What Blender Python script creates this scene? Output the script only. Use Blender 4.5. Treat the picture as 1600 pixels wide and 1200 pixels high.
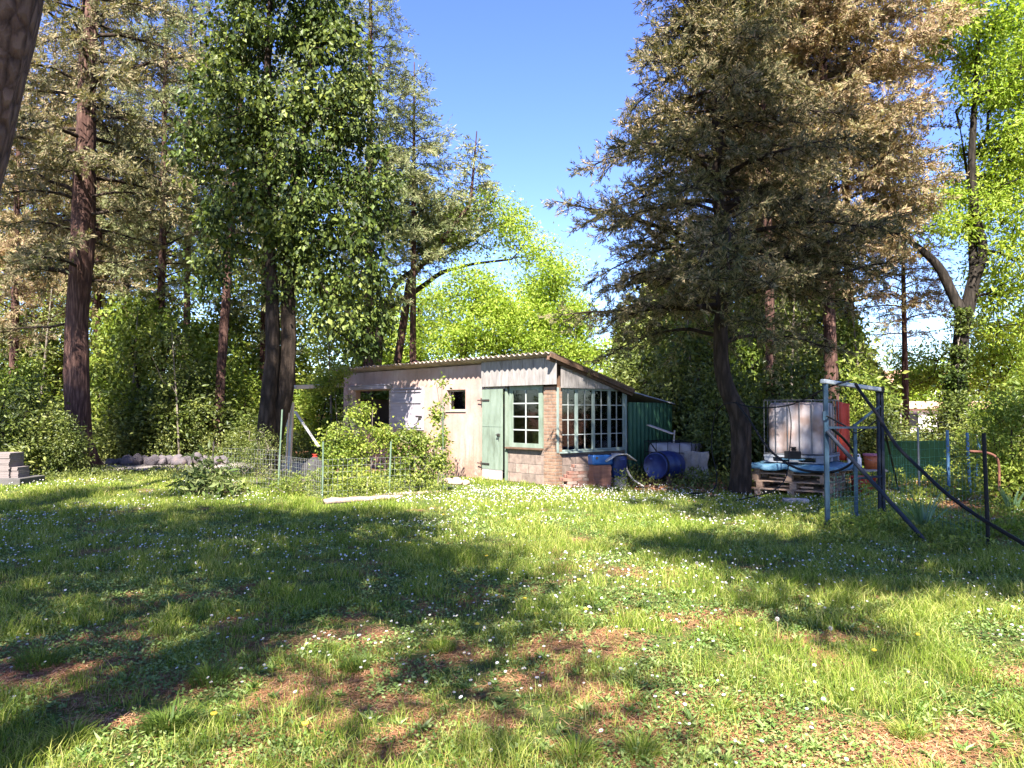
import bpy, math, random
import numpy as np
from mathutils import Vector, Matrix
for o in list(bpy.data.objects): bpy.data.objects.remove(o)
SC = bpy.context.scene
COL = SC.collection
R = math.radians
# ------------------------------------------------------------ camera, sky, sun, exposure
F = 1202.0; TH = R(2.0); CH = 1.6
cam = bpy.data.cameras.new('camera'); co = bpy.data.objects.new('camera', cam); COL.objects.link(co)
co.location = (0, 0, CH); co.rotation_euler = (R(90) + TH, 0, 0)
cam.sensor_width = 36; cam.lens = 36 * F / 1600; cam.clip_start = 0.05; cam.clip_end = 3000
SC.camera = co
SC.render.resolution_x = 1024; SC.render.resolution_y = 768
SUN_EL = R(47); SUN_AZ = R(-5)      # the sun stands behind the camera, a little to the left
sdir = Vector((math.sin(SUN_AZ) * math.cos(SUN_EL), -math.cos(SUN_AZ) * math.cos(SUN_EL), math.sin(SUN_EL)))
w = bpy.data.worlds.new('World'); SC.world = w; w.use_nodes = True
nt = w.node_tree; bg = nt.nodes['Background']
sky = nt.nodes.new('ShaderNodeTexSky'); sky.sky_type = 'NISHITA'; sky.sun_disc = False
sky.sun_elevation = SUN_EL; sky.sun_rotation = math.atan2(sdir.x, sdir.y)
sky.altitude = 300; sky.air_density = 1.0; sky.dust_density = 0.3; sky.ozone_density = 5.0
hs = nt.nodes.new('ShaderNodeHueSaturation'); hs.inputs['Saturation'].default_value = 1.14; hs.inputs['Hue'].default_value = .522
nt.links.new(sky.outputs[0], hs.inputs['Color']); nt.links.new(hs.outputs[0], bg.inputs[0]); bg.inputs[1].default_value = 0.08
sl = bpy.data.lights.new('sun', 'SUN'); sl.energy = 5.0; sl.angle = R(0.53); sl.color = (1, 0.95, 0.86)
so = bpy.data.objects.new('sun', sl); COL.objects.link(so)
so.rotation_euler = sdir.to_track_quat('Z', 'Y').to_euler()
SC.view_settings.view_transform = 'Standard'; SC.view_settings.look = 'None'
SC.view_settings.exposure = 2.35; SC.view_settings.gamma = 1
SC.render.engine = 'CYCLES'
cy = SC.cycles
cy.max_bounces = 6; cy.diffuse_bounces = 3; cy.glossy_bounces = 2; cy.transmission_bounces = 4; cy.transparent_max_bounces = 6
cy.caustics_reflective = False; cy.caustics_refractive = False
cy.use_denoising = True; cy.sample_clamp_indirect = 6

# ------------------------------------------------------------ helpers
def W(px, py, D):
    rx = (px - 800) / F; ry = (600 - py) / F
    y = math.cos(TH) - ry * math.sin(TH); z = math.sin(TH) + ry * math.cos(TH)
    return np.array([rx * D / y, D, CH + z * D / y])
def G(px, py):          # ground point seen at that spot of the photograph
    ry = (600 - py) / F; y = math.cos(TH) - ry * math.sin(TH); z = math.sin(TH) + ry * math.cos(TH)
    D = -CH / z * y
    return W(px, py, D)[:2]
def XD(px, D): return np.array([(px - 800) / F * D, D])

def lattice(seed): return np.random.default_rng(seed).random((64, 64))
_L = {}
def vn(x, y, s, seed=0):
    if seed not in _L: _L[seed] = lattice(seed)
    L = _L[seed]; x = np.asarray(x) / s + 1000.3; y = np.asarray(y) / s + 1000.7
    xi = np.floor(x).astype(int); yi = np.floor(y).astype(int); fx = x - xi; fy = y - yi
    fx = fx * fx * (3 - 2 * fx); fy = fy * fy * (3 - 2 * fy)
    a = L[xi % 64, yi % 64]; b = L[(xi + 1) % 64, yi % 64]; c = L[xi % 64, (yi + 1) % 64]; d = L[(xi + 1) % 64, (yi + 1) % 64]
    return a * (1 - fx) * (1 - fy) + b * fx * (1 - fy) + c * (1 - fx) * fy + d * fx * fy
def fbm(x, y, s, seed=0):
    return (vn(x, y, s, seed) + .5 * vn(x, y, s / 2.1, seed + 1) + .25 * vn(x, y, s / 4.3, seed + 2)) / 1.75

def link(name, me, parent=None, mats=()):
    o = bpy.data.objects.new(name, me); COL.objects.link(o)
    if parent is not None: o.parent = parent
    for m in (mats if isinstance(mats, (list, tuple)) else [mats]): me.materials.append(m)
    return o
def npmesh(name, V, faces, mat, parent=None, smooth=False, mids=None, attr=None):
    V = np.asarray(V, dtype=np.float32).reshape(-1, 3)
    me = bpy.data.meshes.new(name)
    me.vertices.add(len(V)); me.vertices.foreach_set('co', V.ravel())
    idx = np.concatenate([f.ravel() for f in faces]).astype(np.int32)
    tot = np.concatenate([np.full(len(f), f.shape[1]) for f in faces]).astype(np.int32)
    st = np.concatenate([[0], np.cumsum(tot)[:-1]]).astype(np.int32)
    me.loops.add(len(idx)); me.loops.foreach_set('vertex_index', idx)
    me.polygons.add(len(tot)); me.polygons.foreach_set('loop_start', st)
    try: me.polygons.foreach_set('loop_total', tot)
    except Exception: pass
    if mids is not None: me.polygons.foreach_set('material_index', np.asarray(mids, dtype=np.int32))
    me.polygons.foreach_set('use_smooth', np.full(len(tot), smooth))
    if attr is not None:
        a = me.attributes.new('mask', 'FLOAT', 'POINT'); a.data.foreach_set('value', np.asarray(attr, dtype=np.float32))
    me.update(calc_edges=True)
    if mat is None: 
        o = bpy.data.objects.new(name, me); COL.objects.link(o); 
        if parent is not None: o.parent = parent
        return o
    return link(name, me, parent, mat)
def tag(o, label=None, cat=None, group=None, kind=None):
    if label: o['label'] = label
    if cat: o['category'] = cat
    if group: o['group'] = group
    if kind: o['kind'] = kind
    return o
ORD = 'first second third fourth fifth sixth seventh eighth ninth tenth eleventh twelfth thirteenth fourteenth fifteenth sixteenth seventeenth eighteenth nineteenth twentieth twenty-first'.split()
def empty(name, loc, rz=0, label=None, cat=None, group=None):
    o = bpy.data.objects.new(name, None); COL.objects.link(o); o.empty_display_size = .2
    o.location = loc; o.rotation_euler = (0, 0, rz)
    return tag(o, label, cat, group)
def copy_tree(o, parent=None):
    c = o.copy(); COL.objects.link(c); c.parent = parent
    for ch in list(o.children): copy_tree(ch, c)
    return c

class MB:
    def __init__(s): s.V = []; s.Fs = []; s.n = 0
    def add(s, V, Fl):
        s.V.extend([tuple(v) for v in V]); s.Fs.extend([tuple(i + s.n for i in f) for f in Fl]); s.n += len(V)
    def box(s, c, d, rz=0, M=None):
        x, y, z = d[0] / 2, d[1] / 2, d[2] / 2
        P = [Vector((a, b, e)) for a in (-x, x) for b in (-y, y) for e in (-z, z)]
        Q = M if M is not None else Matrix.Rotation(rz, 3, 'Z')
        s.add([Q @ p + Vector(c) for p in P], [(0, 1, 3, 2), (4, 6, 7, 5), (0, 4, 5, 1), (2, 3, 7, 6), (0, 2, 6, 4), (1, 5, 7, 3)])
        return s
    def b2(s, x0, x1, y0, y1, z0, z1): return s.box(((x0 + x1) / 2, (y0 + y1) / 2, (z0 + z1) / 2), (abs(x1 - x0), abs(y1 - y0), abs(z1 - z0)))
    def bar(s, p, q, wx, wz=None):
        p = Vector(p); q = Vector(q); d = q - p; wz = wz or wx
        M = d.to_track_quat('Y', 'Z').to_matrix()
        return s.box((p + q) / 2, (wx, d.length, wz), M=M)
    def tube(s, pts, r, n=8, cap=True):
        pts = [Vector(p) for p in pts]; k = len(pts)
        rs = r if isinstance(r, (list, tuple, np.ndarray)) else [r] * k
        V = []; ref = Vector((0.123, .3, 1)).normalized()
        for i, p in enumerate(pts):
            t = (pts[min(i + 1, k - 1)] - pts[max(i - 1, 0)]).normalized()
            a = t.cross(ref)
            if a.length < .05: a = t.cross(Vector((1, 0, 0)))
            a.normalize(); b = t.cross(a)
            for j in range(n):
                an = 2 * math.pi * j / n; V.append(p + (a * math.cos(an) + b * math.sin(an)) * rs[i])
        Fl = [(i * n + j, i * n + (j + 1) % n, (i + 1) * n + (j + 1) % n, (i + 1) * n + j) for i in range(k - 1) for j in range(n)]
        if cap: Fl += [tuple(range(n))[::-1], tuple((k - 1) * n + j for j in range(n))]
        s.add(V, Fl); return s
    def lathe(s, prof, n=20, M=None, c=(0, 0, 0)):   # prof of (r, z)
        V = []; c = Vector(c)
        for r, z in prof:
            for j in range(n):
                an = 2 * math.pi * j / n; v = Vector((r * math.cos(an), r * math.sin(an), z))
                V.append((M @ v if M is not None else v) + c)
        k = len(prof)
        Fl = [(i * n + j, i * n + (j + 1) % n, (i + 1) * n + (j + 1) % n, (i + 1) * n + j) for i in range(k - 1) for j in range(n)]
        Fl += [tuple(range(n))[::-1], tuple((k - 1) * n + j for j in range(n))]
        s.add(V, Fl); return s
    def build(s, name, mat, parent=None, bevel=0, smooth=False):
        me = bpy.data.meshes.new(name); me.from_pydata([tuple(v) for v in s.V], [], s.Fs); me.update()
        if smooth:
            for p in me.polygons: p.use_smooth = True
        o = link(name, me, parent, mat)
        if bevel:
            m = o.modifiers.new('bevel', 'BEVEL'); m.width = bevel; m.segments = 2; m.limit_method = 'ANGLE'
        return o

# ------------------------------------------------------------ materials
def newmat(name):
    m = bpy.data.materials.new(name); m.use_nodes = True; t = m.node_tree
    return m, t, t.nodes['Principled BSDF']
def nd(t, typ, **k):
    n = t.nodes.new(typ)
    for a, b in k.items():
        if a.startswith('_'): n.inputs[a[1:].replace('_', ' ')].default_value = b
        else: setattr(n, a, b)
    return n
def ramp(t, stops, src=None):
    n = t.nodes.new('ShaderNodeValToRGB'); e = n.color_ramp.elements
    while len(e) < len(stops): e.new(0.5)
    for i, (p, c) in enumerate(stops): e[i].position = p; e[i].color = (*c, 1) if len(c) == 3 else c
    if src is not None: t.links.new(src, n.inputs[0])
    return n
def coords(t, scale=(1, 1, 1), kind='Object'):
    tc = nd(t, 'ShaderNodeTexCoord'); mp = nd(t, 'ShaderNodeMapping'); mp.inputs['Scale'].default_value = scale
    t.links.new(tc.outputs[kind], mp.inputs[0]); return mp.outputs[0]
def bump(t, bs, src, strength=.3, dist=.01):
    b = nd(t, 'ShaderNodeBump'); b.inputs['Strength'].default_value = strength; b.inputs['Distance'].default_value = dist
    t.links.new(src, b.inputs['Height']); t.links.new(b.outputs[0], bs.inputs['Normal']); return b
def pmat(name, c1, c2, scale=4, rough=.7, bs_=.3, bd=.01, metal=0, sc3=(1, 1, 1), c3=None, detail=6, spec=.4, fine=40):
    m, t, b = newmat(name)
    v = coords(t, sc3)
    n = nd(t, 'ShaderNodeTexNoise', _Scale=scale, _Detail=detail, _Roughness=.65); t.links.new(v, n.inputs[0])
    st = [(.3, c1), (.7, c2)]
    if c3: st = [(.28, c1), (.5, c2), (.72, c3)]
    r = ramp(t, st, n.outputs[0]); t.links.new(r.outputs[0], b.inputs['Base Color'])
    b.inputs['Roughness'].default_value = rough; b.inputs['Metallic'].default_value = metal; b.inputs['Specular IOR Level'].default_value = spec
    n2 = nd(t, 'ShaderNodeTexNoise', _Scale=fine, _Detail=4); t.links.new(v, n2.inputs[0])
    bump(t, b, n2.outputs[0], bs_, bd)
    return m
def leafmat(name, cols, trans=.35, rough=.45, nscale=.5, spec=.4, tint=(1.15, 1.2, .55), namt=.5, ncol=None):
    m, t, b = newmat(name)
    g = nd(t, 'ShaderNodeNewGeometry')
    k = len(cols); r = ramp(t, [(i / (k - 1), c) for i, c in enumerate(cols)], g.outputs['Random Per Island'])
    tc = coords(t, kind='Object')
    n = nd(t, 'ShaderNodeTexNoise', _Scale=nscale, _Detail=3); t.links.new(tc, n.inputs[0])
    nr = ramp(t, [(.35, (0, 0, 0)), (.65, (1, 1, 1))], n.outputs[0])
    mx = nd(t, 'ShaderNodeMix', data_type='RGBA', blend_type='MULTIPLY'); mx.inputs[0].default_value = 1
    r2 = ramp(t, [(0, ncol or (1 - namt, 1 - namt * .8, 1 - namt)), (1, (1, 1, 1))], nr.outputs[0])
    t.links.new(r.outputs[0], mx.inputs[6]); t.links.new(r2.outputs[0], mx.inputs[7])
    t.links.new(mx.outputs[2], b.inputs['Base Color']); b.inputs['Roughness'].default_value = rough
    b.inputs['Specular IOR Level'].default_value = spec
    tr = nd(t, 'ShaderNodeBsdfTranslucent')
    m2 = nd(t, 'ShaderNodeMix', data_type='RGBA', blend_type='MULTIPLY'); m2.inputs[0].default_value = 1; m2.inputs[7].default_value = (*tint, 1)
    t.links.new(mx.outputs[2], m2.inputs[6]); t.links.new(m2.outputs[2], tr.inputs[0])
    ms = nd(t, 'ShaderNodeMixShader'); ms.inputs[0].default_value = trans
    t.links.new(b.outputs[0], ms.inputs[1]); t.links.new(tr.outputs[0], ms.inputs[2])
    t.links.new(ms.outputs[0], t.nodes['Material Output'].inputs[0])
    return m
def barkmat(name, c1, c2, c3, sz=(9, 9, 1.6), strength=.9, dist=.03, vk=.8, nk=.35):
    m, t, b = newmat(name); v = coords(t, sz)
    n = nd(t, 'ShaderNodeTexNoise', _Scale=1.3, _Detail=8, _Roughness=.7); t.links.new(v, n.inputs[0])
    vo = nd(t, 'ShaderNodeTexVoronoi', _Scale=1.6); vo.feature = 'DISTANCE_TO_EDGE'
    add = nd(t, 'ShaderNodeMix', data_type='RGBA'); add.inputs[0].default_value = nk
    t.links.new(v, add.inputs[6]); t.links.new(n.outputs[1], add.inputs[7]); t.links.new(add.outputs[2], vo.inputs[0])
    mu = nd(t, 'ShaderNodeMath', operation='MULTIPLY_ADD'); mu.inputs[1].default_value = vk
    t.links.new(vo.outputs[0], mu.inputs[0]); t.links.new(n.outputs[0], mu.inputs[2])
    r = ramp(t, [(.35, c1), (.6, c2), (.85, c3)], mu.outputs[0]); t.links.new(r.outputs[0], b.inputs['Base Color'])
    b.inputs['Roughness'].default_value = .9; b.inputs['Specular IOR Level'].default_value = .2
    bump(t, b, mu.outputs[0], strength, dist); return m

# ------------------------------------------------------------ vegetation helpers
def unit(a): return a / np.maximum(np.linalg.norm(a, axis=-1, keepdims=True), 1e-9)
def rvec(rng, n): return unit(rng.normal(size=(n, 3)))
def leaves(C, A, N, L, Wd, fold=.15, droop=0.):
    """diamond leaves of two folded triangles: centre C, long axis A, normal hint N"""
    n = len(C); A = unit(A); S = unit(np.cross(A, N)); U = np.cross(S, A)
    L = np.broadcast_to(L, (n,)).reshape(-1, 1); Wd = np.broadcast_to(Wd, (n,)).reshape(-1, 1)
    v0 = C; v1 = C + A * L * .42 + S * Wd * .5 + U * Wd * fold; v3 = C + A * L * .42 - S * Wd * .5 + U * Wd * fold
    v2 = C + A * L - U * L * droop
    V = np.stack([v0, v1, v2, v3], 1).reshape(-1, 3); b = np.arange(n)[:, None] * 4
    return V, np.concatenate([b + np.array([0, 1, 2]), b + np.array([0, 2, 3])])
def prisms(P0, P1, r0, r1, k=5):
    d = unit(P1 - P0); ref = np.where(np.abs(d[:, 2:3]) > .9, np.array([[1., 0, 0]]), np.array([[0, 0, 1.]]))
    a = unit(np.cross(d, ref)); b = np.cross(d, a); n = len(P0)
    an = np.arange(k) * 2 * np.pi / k; ring = a[:, None] * np.cos(an)[None, :, None] + b[:, None] * np.sin(an)[None, :, None]
    V = np.concatenate([P0[:, None] + ring * r0[:, None, None], P1[:, None] + ring * r1[:, None, None]], 1).reshape(-1, 3)
    j = np.arange(k); q = np.stack([j, (j + 1) % k, k + (j + 1) % k, k + j], 1)
    return V, (np.arange(n)[:, None, None] * 2 * k + q[None]).reshape(-1, 4)
def merge(parts):
    Vs = []; Fq = []; Ft = []; n = 0
    for V, f in parts:
        Vs.append(V); (Fq if f.shape[1] == 4 else Ft).append(f + n); n += len(V)
    fs = ([np.concatenate(Fq)] if Fq else []) + ([np.concatenate(Ft)] if Ft else [])
    return np.concatenate(Vs), fs
def trunk_mesh(path, rng, k=18, lump=.12, step=.15, flare=True):
    """one continuous rough trunk along path of (x,y,z,r)"""
    P = np.array(path, float); seg = np.linalg.norm(np.diff(P[:, :3], axis=0), axis=1); t = np.concatenate([[0], np.cumsum(seg)])
    m = max(6, int(t[-1] / step)); s = np.linspace(0, t[-1], m)
    # smooth interpolation
    Q = np.stack([np.interp(s, t, P[:, i]) for i in range(4)], 1)
    for _ in range(3): Q[1:-1] = (Q[:-2] + 2 * Q[1:-1] + Q[2:]) / 4
    T = unit(np.gradient(Q[:, :3], axis=0)); a = unit(np.cross(T, np.array([[0.02, 1., 0]]))); b = np.cross(T, a)
    an = np.arange(k) * 2 * np.pi / k; ph = rng.random(6) * 6
    rad = Q[:, 3][:, None] * (1 + lump * (.5 * np.sin(3 * an[None] + ph[0] + s[:, None] * .5) + .4 * np.sin(5 * an[None] + ph[1] - s[:, None] * .8) + .35 * np.sin(2 * an[None] + ph[2] + s[:, None] * 1.3))
                              + lump * .5 * (rng.random((m, k)) - .5))
    if flare:
        fl = np.exp(-s / .35)[:, None] * (.45 + .3 * np.sin(4 * an[None] + ph[3])); rad = rad * (1 + fl)
    V = (Q[:, None, :3] + a[:, None] * (rad * np.cos(an))[..., None] + b[:, None] * (rad * np.sin(an))[..., None]).reshape(-1, 3)
    i = np.arange(m - 1)[:, None]; j = np.arange(k)[None]
    f = np.stack([i * k + j, i * k + (j + 1) % k, (i + 1) * k + (j + 1) % k, (i + 1) * k + j], -1).reshape(-1, 4)
    return V, f, Q
def blobpts(rng, blobs, n, surf=.45):
    vol = np.array([b[3] * b[4] * b[5] for b in blobs]) ** .8; ch = rng.choice(len(blobs), n, p=vol / vol.sum())
    B = np.array(blobs)[ch]; r = rng.random(n) ** surf; r = .25 + .75 * r
    return B[:, :3] + rvec(rng, n) * r[:, None] * B[:, 3:6]
def grow(rng, Q, clumps, step=.45, rmin=.008, up=.7, maxr=.12, pw=.42):
    """branches from the trunk nodes Q to every clump"""
    nodes = [tuple(q[:3]) for q in Q[len(Q) // 5:]]; par = [-1] * len(nodes); trn = len(nodes)
    A = np.zeros((20000, 3)); A[:trn] = np.array(nodes); n = trn; par = np.full(20000, -1)
    ax = np.array(nodes); dist = np.array([np.min(np.linalg.norm(ax - c, axis=1)) for c in clumps])
    cnt = np.zeros(20000)
    for ci in np.argsort(dist):
        c = clumps[ci]; d = c - A[:n]; dl = np.linalg.norm(d, axis=1)
        hd = np.linalg.norm(d[:, :2], axis=1)
        cost = dl + up * np.maximum(0, hd * .35 - d[:, 2]); cost[:trn] += .3
        i = int(np.argmin(cost)); k = max(1, int(dl[i] / step))
        if n + k > 19990: break
        p0 = A[i].copy(); last = i; sag = rng.normal(size=3) * .10 * dl[i]; sag[2] += .08 * dl[i]
        for j in range(1, k + 1):
            t = j / k; A[n] = p0 + (c - p0) * t + sag * math.sin(math.pi * t) + (rng.normal(size=3) * .03 if j < k else 0)
            par[n] = last; last = n; n += 1
        cnt[last] += 1
    for i in range(n - 1, trn - 1, -1): cnt[par[i]] += cnt[i]
    idx = np.arange(trn, n); rad = np.minimum(maxr, rmin * np.maximum(cnt, 1) ** pw)
    r1 = rad[idx]; r0 = np.where(par[idx] >= trn, rad[par[idx]], np.minimum(maxr, rad[idx] * 1.15)); r0 = np.minimum(r0, r1 * 1.6)
    return A[par[idx]], A[idx], r0, r1
def tree(name, label, cat, paths, blobs, nclump, nleaf, sig, L, Wd, bark, leafm, seed=0, group=None, up=.7, maxr=.12, droop=.3, fold=.15, rmin=.008, surf=.45, lump=.1, twigs=True, outb=.35, flare=True, upn=.6, lmax=None, lvar=.7):
    rng = np.random.default_rng(seed)
    base = np.array(paths[0][0][:3])
    root = empty(name, tuple(base), 0, label, cat, group)
    tm = []; Qs = []
    for i, p in enumerate(paths):
        V, f, Q = trunk_mesh(p, rng, flare=(flare and i == 0), lump=lump); tm.append((V - base, f)); Qs.append(Q)
    V, fs = merge(tm); npmesh('trunk', V, fs, bark, root, smooth=True)
    C = blobpts(rng, blobs, nclump, surf); QQ = np.concatenate(Qs)
    P0, P1, r0, r1 = grow(rng, QQ, C, up=up, maxr=maxr, rmin=rmin)
    if len(P0):
        V, f = prisms(P0 - base, P1 - base, r0, r1); npmesh('branches', V, [f], bark, root, smooth=True)
    cen = np.array([b[:3] for b in blobs]).mean(0)
    k = nleaf; Cc = np.repeat(C, k, 0); n = len(Cc); off = rng.normal(size=(n, 3)) * sig; off[:, 2] *= .7
    csz = np.repeat(.6 + .8 * rng.random(len(C)), k)[:, None]; P = Cc + off * csz
    A = unit(off) * .7 + rvec(rng, n) * .9; A[:, 2] -= droop
    N = rvec(rng, n) + np.array([0, 0, upn]) + unit(P - cen) * outb
    LL = L * (1 - lvar * .57 + lvar * rng.random(n)) * np.repeat(.8 + .4 * rng.random(len(C)), k)
    V, f = leaves(P - base, A, N, LL, LL * Wd / L, fold)
    npmesh('crown', V, [f], leafm, root)
    return root
def conifer(name, label, cat, path, prof, zlo, zhi, nb, bark, leafm, seed=0, group=None, up=.25, sag=.35, dens=1., spray=.2, lw=.022, br=.035, gap=.17, ll=.085, M=6, dead=0, lump=.08, azs=None, tipup=.0, asym=None, extra=None, subl=.42, zexp=.9, fluff=.36, thin=0., stump=None):
    rng = np.random.default_rng(seed); base = np.array(path[0][:3]); root = empty(name, tuple(base), 0, label, cat, group)
    V, f, Q = trunk_mesh(path, rng, lump=lump); tms = [(V - base, f)]
    if stump: V, f, _q = trunk_mesh(stump, rng, lump=.16, flare=False, step=.08); tms.append((V - base, f))
    V, fs = merge(tms); npmesh('trunk', V, fs, bark, root, smooth=True)
    S0 = []; S1 = []; Ra = []; Rb = []; SP = []; SD = []; SL = []
    jobs = []; zq = zexp
    for i in range(nb):
        z = zlo + (zhi - zlo) * ((i + .5 * rng.random()) / nb) ** zq; az = i * 2.39996 + rng.normal() * .35
        L = prof(z) * (.6 + .5 * rng.random()) * (asym(az) if asym else 1); jobs.append((z, az, L, up * (.5 + rng.random()), sag * (.6 + .8 * rng.random()), br))
    for e in (extra or []): jobs.append(e)
    for z, az, L, u_, s_, br_ in jobs:
        q = np.array([np.interp(z, Q[:, 2], Q[:, j]) for j in range(3)]); h = np.array([math.cos(az), math.sin(az), 0.])
        K = max(4, int(L / .25)); s = np.linspace(0, 1, K + 1); wob = np.cumsum(rng.normal(size=(K + 1, 3)) * .02 * L / K * 4, 0); wob[0] = 0
        P = q + h * L * s[:, None]; P[:, 2] += L * (u_ * s - s_ * s * s + tipup * s ** 4); P += wob
        r = (br_ * (L / 3) ** .8) * (1 - s) + .006
        S0.append(P[:-1]); S1.append(P[1:]); Ra.append(r[:-1]); Rb.append(r[1:])
        side = np.array([-h[1], h[0], 0])
        ns = int(L / gap * dens)
        for kk in range(ns):
            t = .18 + .82 * (kk + rng.random()) / ns
            if t < .3 and rng.random() < .4: continue
            if thin and z < 6.5 and rng.random() < thin * (1 - .5 * t): continue
            p = np.array([np.interp(t, s, P[:, j]) for j in range(3)]); sg = 1 if kk % 2 else -1
            bl = (subl * L * (1 - t) * .9 + .22) * (.6 + .6 * rng.random()); bl = min(bl, 1.1)
            d = unit(h * (.7 + .3 * rng.random()) + side * sg * (.45 + .6 * rng.random()) + np.array([0, 0, rng.normal() * fluff - .05]))
            e = p + d * bl; e[2] -= .12 * bl
            S0.append(p[None]); S1.append(e[None]); Ra.append(np.array([.009])); Rb.append(np.array([.004]))
            m = max(2, int(bl / .085)); tt = (np.arange(m) + rng.random(m)) / m
            SP.append(p + (e - p) * tt[:, None]); dd = d * .6 + rvec(rng, m) * .85; dd[:, 2] -= .1; SD.append(dd); SL.append(spray * (.6 + .7 * rng.random(m)))
        SP.append(P[-2:]); SD.append(np.repeat(h[None], 2, 0)); SL.append(np.full(2, spray * 1.2))
    V, f = prisms(np.concatenate(S0) - base, np.concatenate(S1) - base, np.concatenate(Ra), np.concatenate(Rb), 5)
    npmesh('branches', V, [f], BR_DARK, root, smooth=True)
    SP = np.concatenate(SP) - base; SD = unit(np.concatenate(SD)); SL = np.concatenate(SL); n = len(SP)
    # each spray: M little scale-leaf plumes along its axis
    t = (np.arange(M) + .3) / M; C = SP[:, None] + SD[:, None] * (SL[:, None] * t)[..., None]
    X = unit(np.cross(SD, rvec(rng, n))); sg = np.where(np.arange(M) % 2, 1, -1)[None, :, None]
    A = SD[:, None] * .8 + X[:, None] * sg * .75 * (1 - .6 * t)[None, :, None] + rng.normal(size=(n, M, 3)) * .18
    N = np.cross(SD, X)[:, None] + rng.normal(size=(n, M, 3)) * .5
    LL = (ll * (.7 + .6 * rng.random((n, M)))).ravel()
    V, f = leaves(C.reshape(-1, 3), A.reshape(-1, 3), N.reshape(-1, 3), LL, LL * lw / ll, .05)
    npmesh('crown', V, [f], leafm, root)
    return root
def pb(px, py, D, rx, ry, rd):     # a crown lobe given by how large it looks from the lawn
    c = W(px, py, D); return (c[0], c[1], c[2], rx / F * D, rd, ry / F * D)
# ------------------------------------------------------------ ground
def bare(x, y):      # 1 where the soil and pine needles show
    b = fbm(x, y, 1.1, 5) * .38 + fbm(x, y, .30, 9) * .62
    near = np.clip((9.5 - y) / 6, 0, 1); t = .595 - .10 * near - .065 * near * np.clip(1.2 - (x + 1) / 2, 0, 1) + .05 * np.clip((x - 1.5) / 2, 0, 1)
    v = np.clip((b - t) / .13, 0, 1) * (.55 + .45 * fbm(x, y, .2, 15))
    rr = np.clip((x - (.50 * y + .2)) / .8, 0, 1) * np.clip((y - 8.6) / 1.2, 0, 1)   # dug plot at the right
    ll = np.clip((y - 19.3) / .8, 0, 1) * np.clip((-2.5 - x) / .5, 0, 1)
    uu = np.clip((y - 14.8 - .0 * x) / .8, 0, 1) * np.clip((x - 2.2) / .6, 0, 1)      # below the conifer and the tanks
    sh = np.clip((y - 19.5) / .5, 0, 1)
    return np.clip(np.maximum.reduce([v, rr * .85, ll, uu, sh]), 0, 1)
def zg(x, y):
    return .03 * (fbm(x, y, 2.5, 20) - .5) + .025 * (fbm(x, y, .5, 23) - .5)
mg, t, b = newmat('soil')
v = coords(t)
at = nd(t, 'ShaderNodeAttribute'); at.attribute_name = 'mask'
n1 = nd(t, 'ShaderNodeTexNoise', _Scale=9, _Detail=8, _Roughness=.7); n2 = nd(t, 'ShaderNodeTexNoise', _Scale=60, _Detail=5, _Roughness=.7)
for n in (n1, n2): t.links.new(v, n.inputs[0])
rs = ramp(t, [(.3, (.10, .045, .028)), (.5, (.26, .12, .07)), (.62, (.36, .19, .12)), (.8, (.45, .32, .22))], n2.outputs[0])
rg = ramp(t, [(.3, (.06, .085, .02)), (.6, (.13, .16, .045)), (.8, (.22, .19, .08))], n1.outputs[0])
mx = nd(t, 'ShaderNodeMix', data_type='RGBA'); t.links.new(at.outputs['Fac'], mx.inputs[0]); t.links.new(rg.outputs[0], mx.inputs[6]); t.links.new(rs.outputs[0], mx.inputs[7])
t.links.new(mx.outputs[2], b.inputs['Base Color']); b.inputs['Roughness'].default_value = .95; b.inputs['Specular IOR Level'].default_value = .1
bump(t, b, n2.outputs[0], 1, .05)
# one sheet: fine near the camera, coarse to the horizon
def axis(fine0, fine1, st, far, k=24):
    a = np.arange(fine0, fine1 + 1e-6, st); g = np.cumsum(np.geomspace(st * 1.5, far / 3, k)); return np.concatenate([(fine0 - g)[::-1], a, fine1 + g])
gx = axis(-14, 14, .10, 900); gy = axis(-2, 24, .10, 900)
X, Y = np.meshgrid(gx, gy); Z = zg(X, Y) * np.clip(1.5 - np.hypot(X, Y - 10) / 30, 0, 1)
i = np.arange(len(gy) - 1)[:, None]; j = np.arange(len(gx) - 1)[None]; nx = len(gx)
f = np.stack([i * nx + j, i * nx + j + 1, (i + 1) * nx + j + 1, (i + 1) * nx + j], -1).reshape(-1, 4)
g = npmesh('ground', np.stack([X, Y, Z], -1), [f], mg, smooth=True, attr=bare(X, Y).ravel()); tag(g, kind='structure', label='grassy garden ground with patches of red soil')
# gravel path behind the left trees
mgr = pmat('gravel', (.08, .065, .055), (.22, .19, .165), 50, .95, .9, .02, c3=(.36, .32, .29))
m = MB(); pts = []
rng = np.random.default_rng(3)
def sheet(name, poly, z, mat, sub=1):
    me = bpy.data.meshes.new(name); me.from_pydata([(p[0], p[1], z) for p in poly], [], [tuple(range(len(poly)))]); return link(name, me, None, mat)
pg = [G(x, y) for x, y in ((60, 735), (160, 738), (290, 736), (420, 738), (520, 742), (520, 716), (380, 714), (240, 716), (130, 718))]
o = sheet('gravel_path', pg, .025, mgr); tag(o, kind='structure', label='pale gravel path behind the trees')
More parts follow.
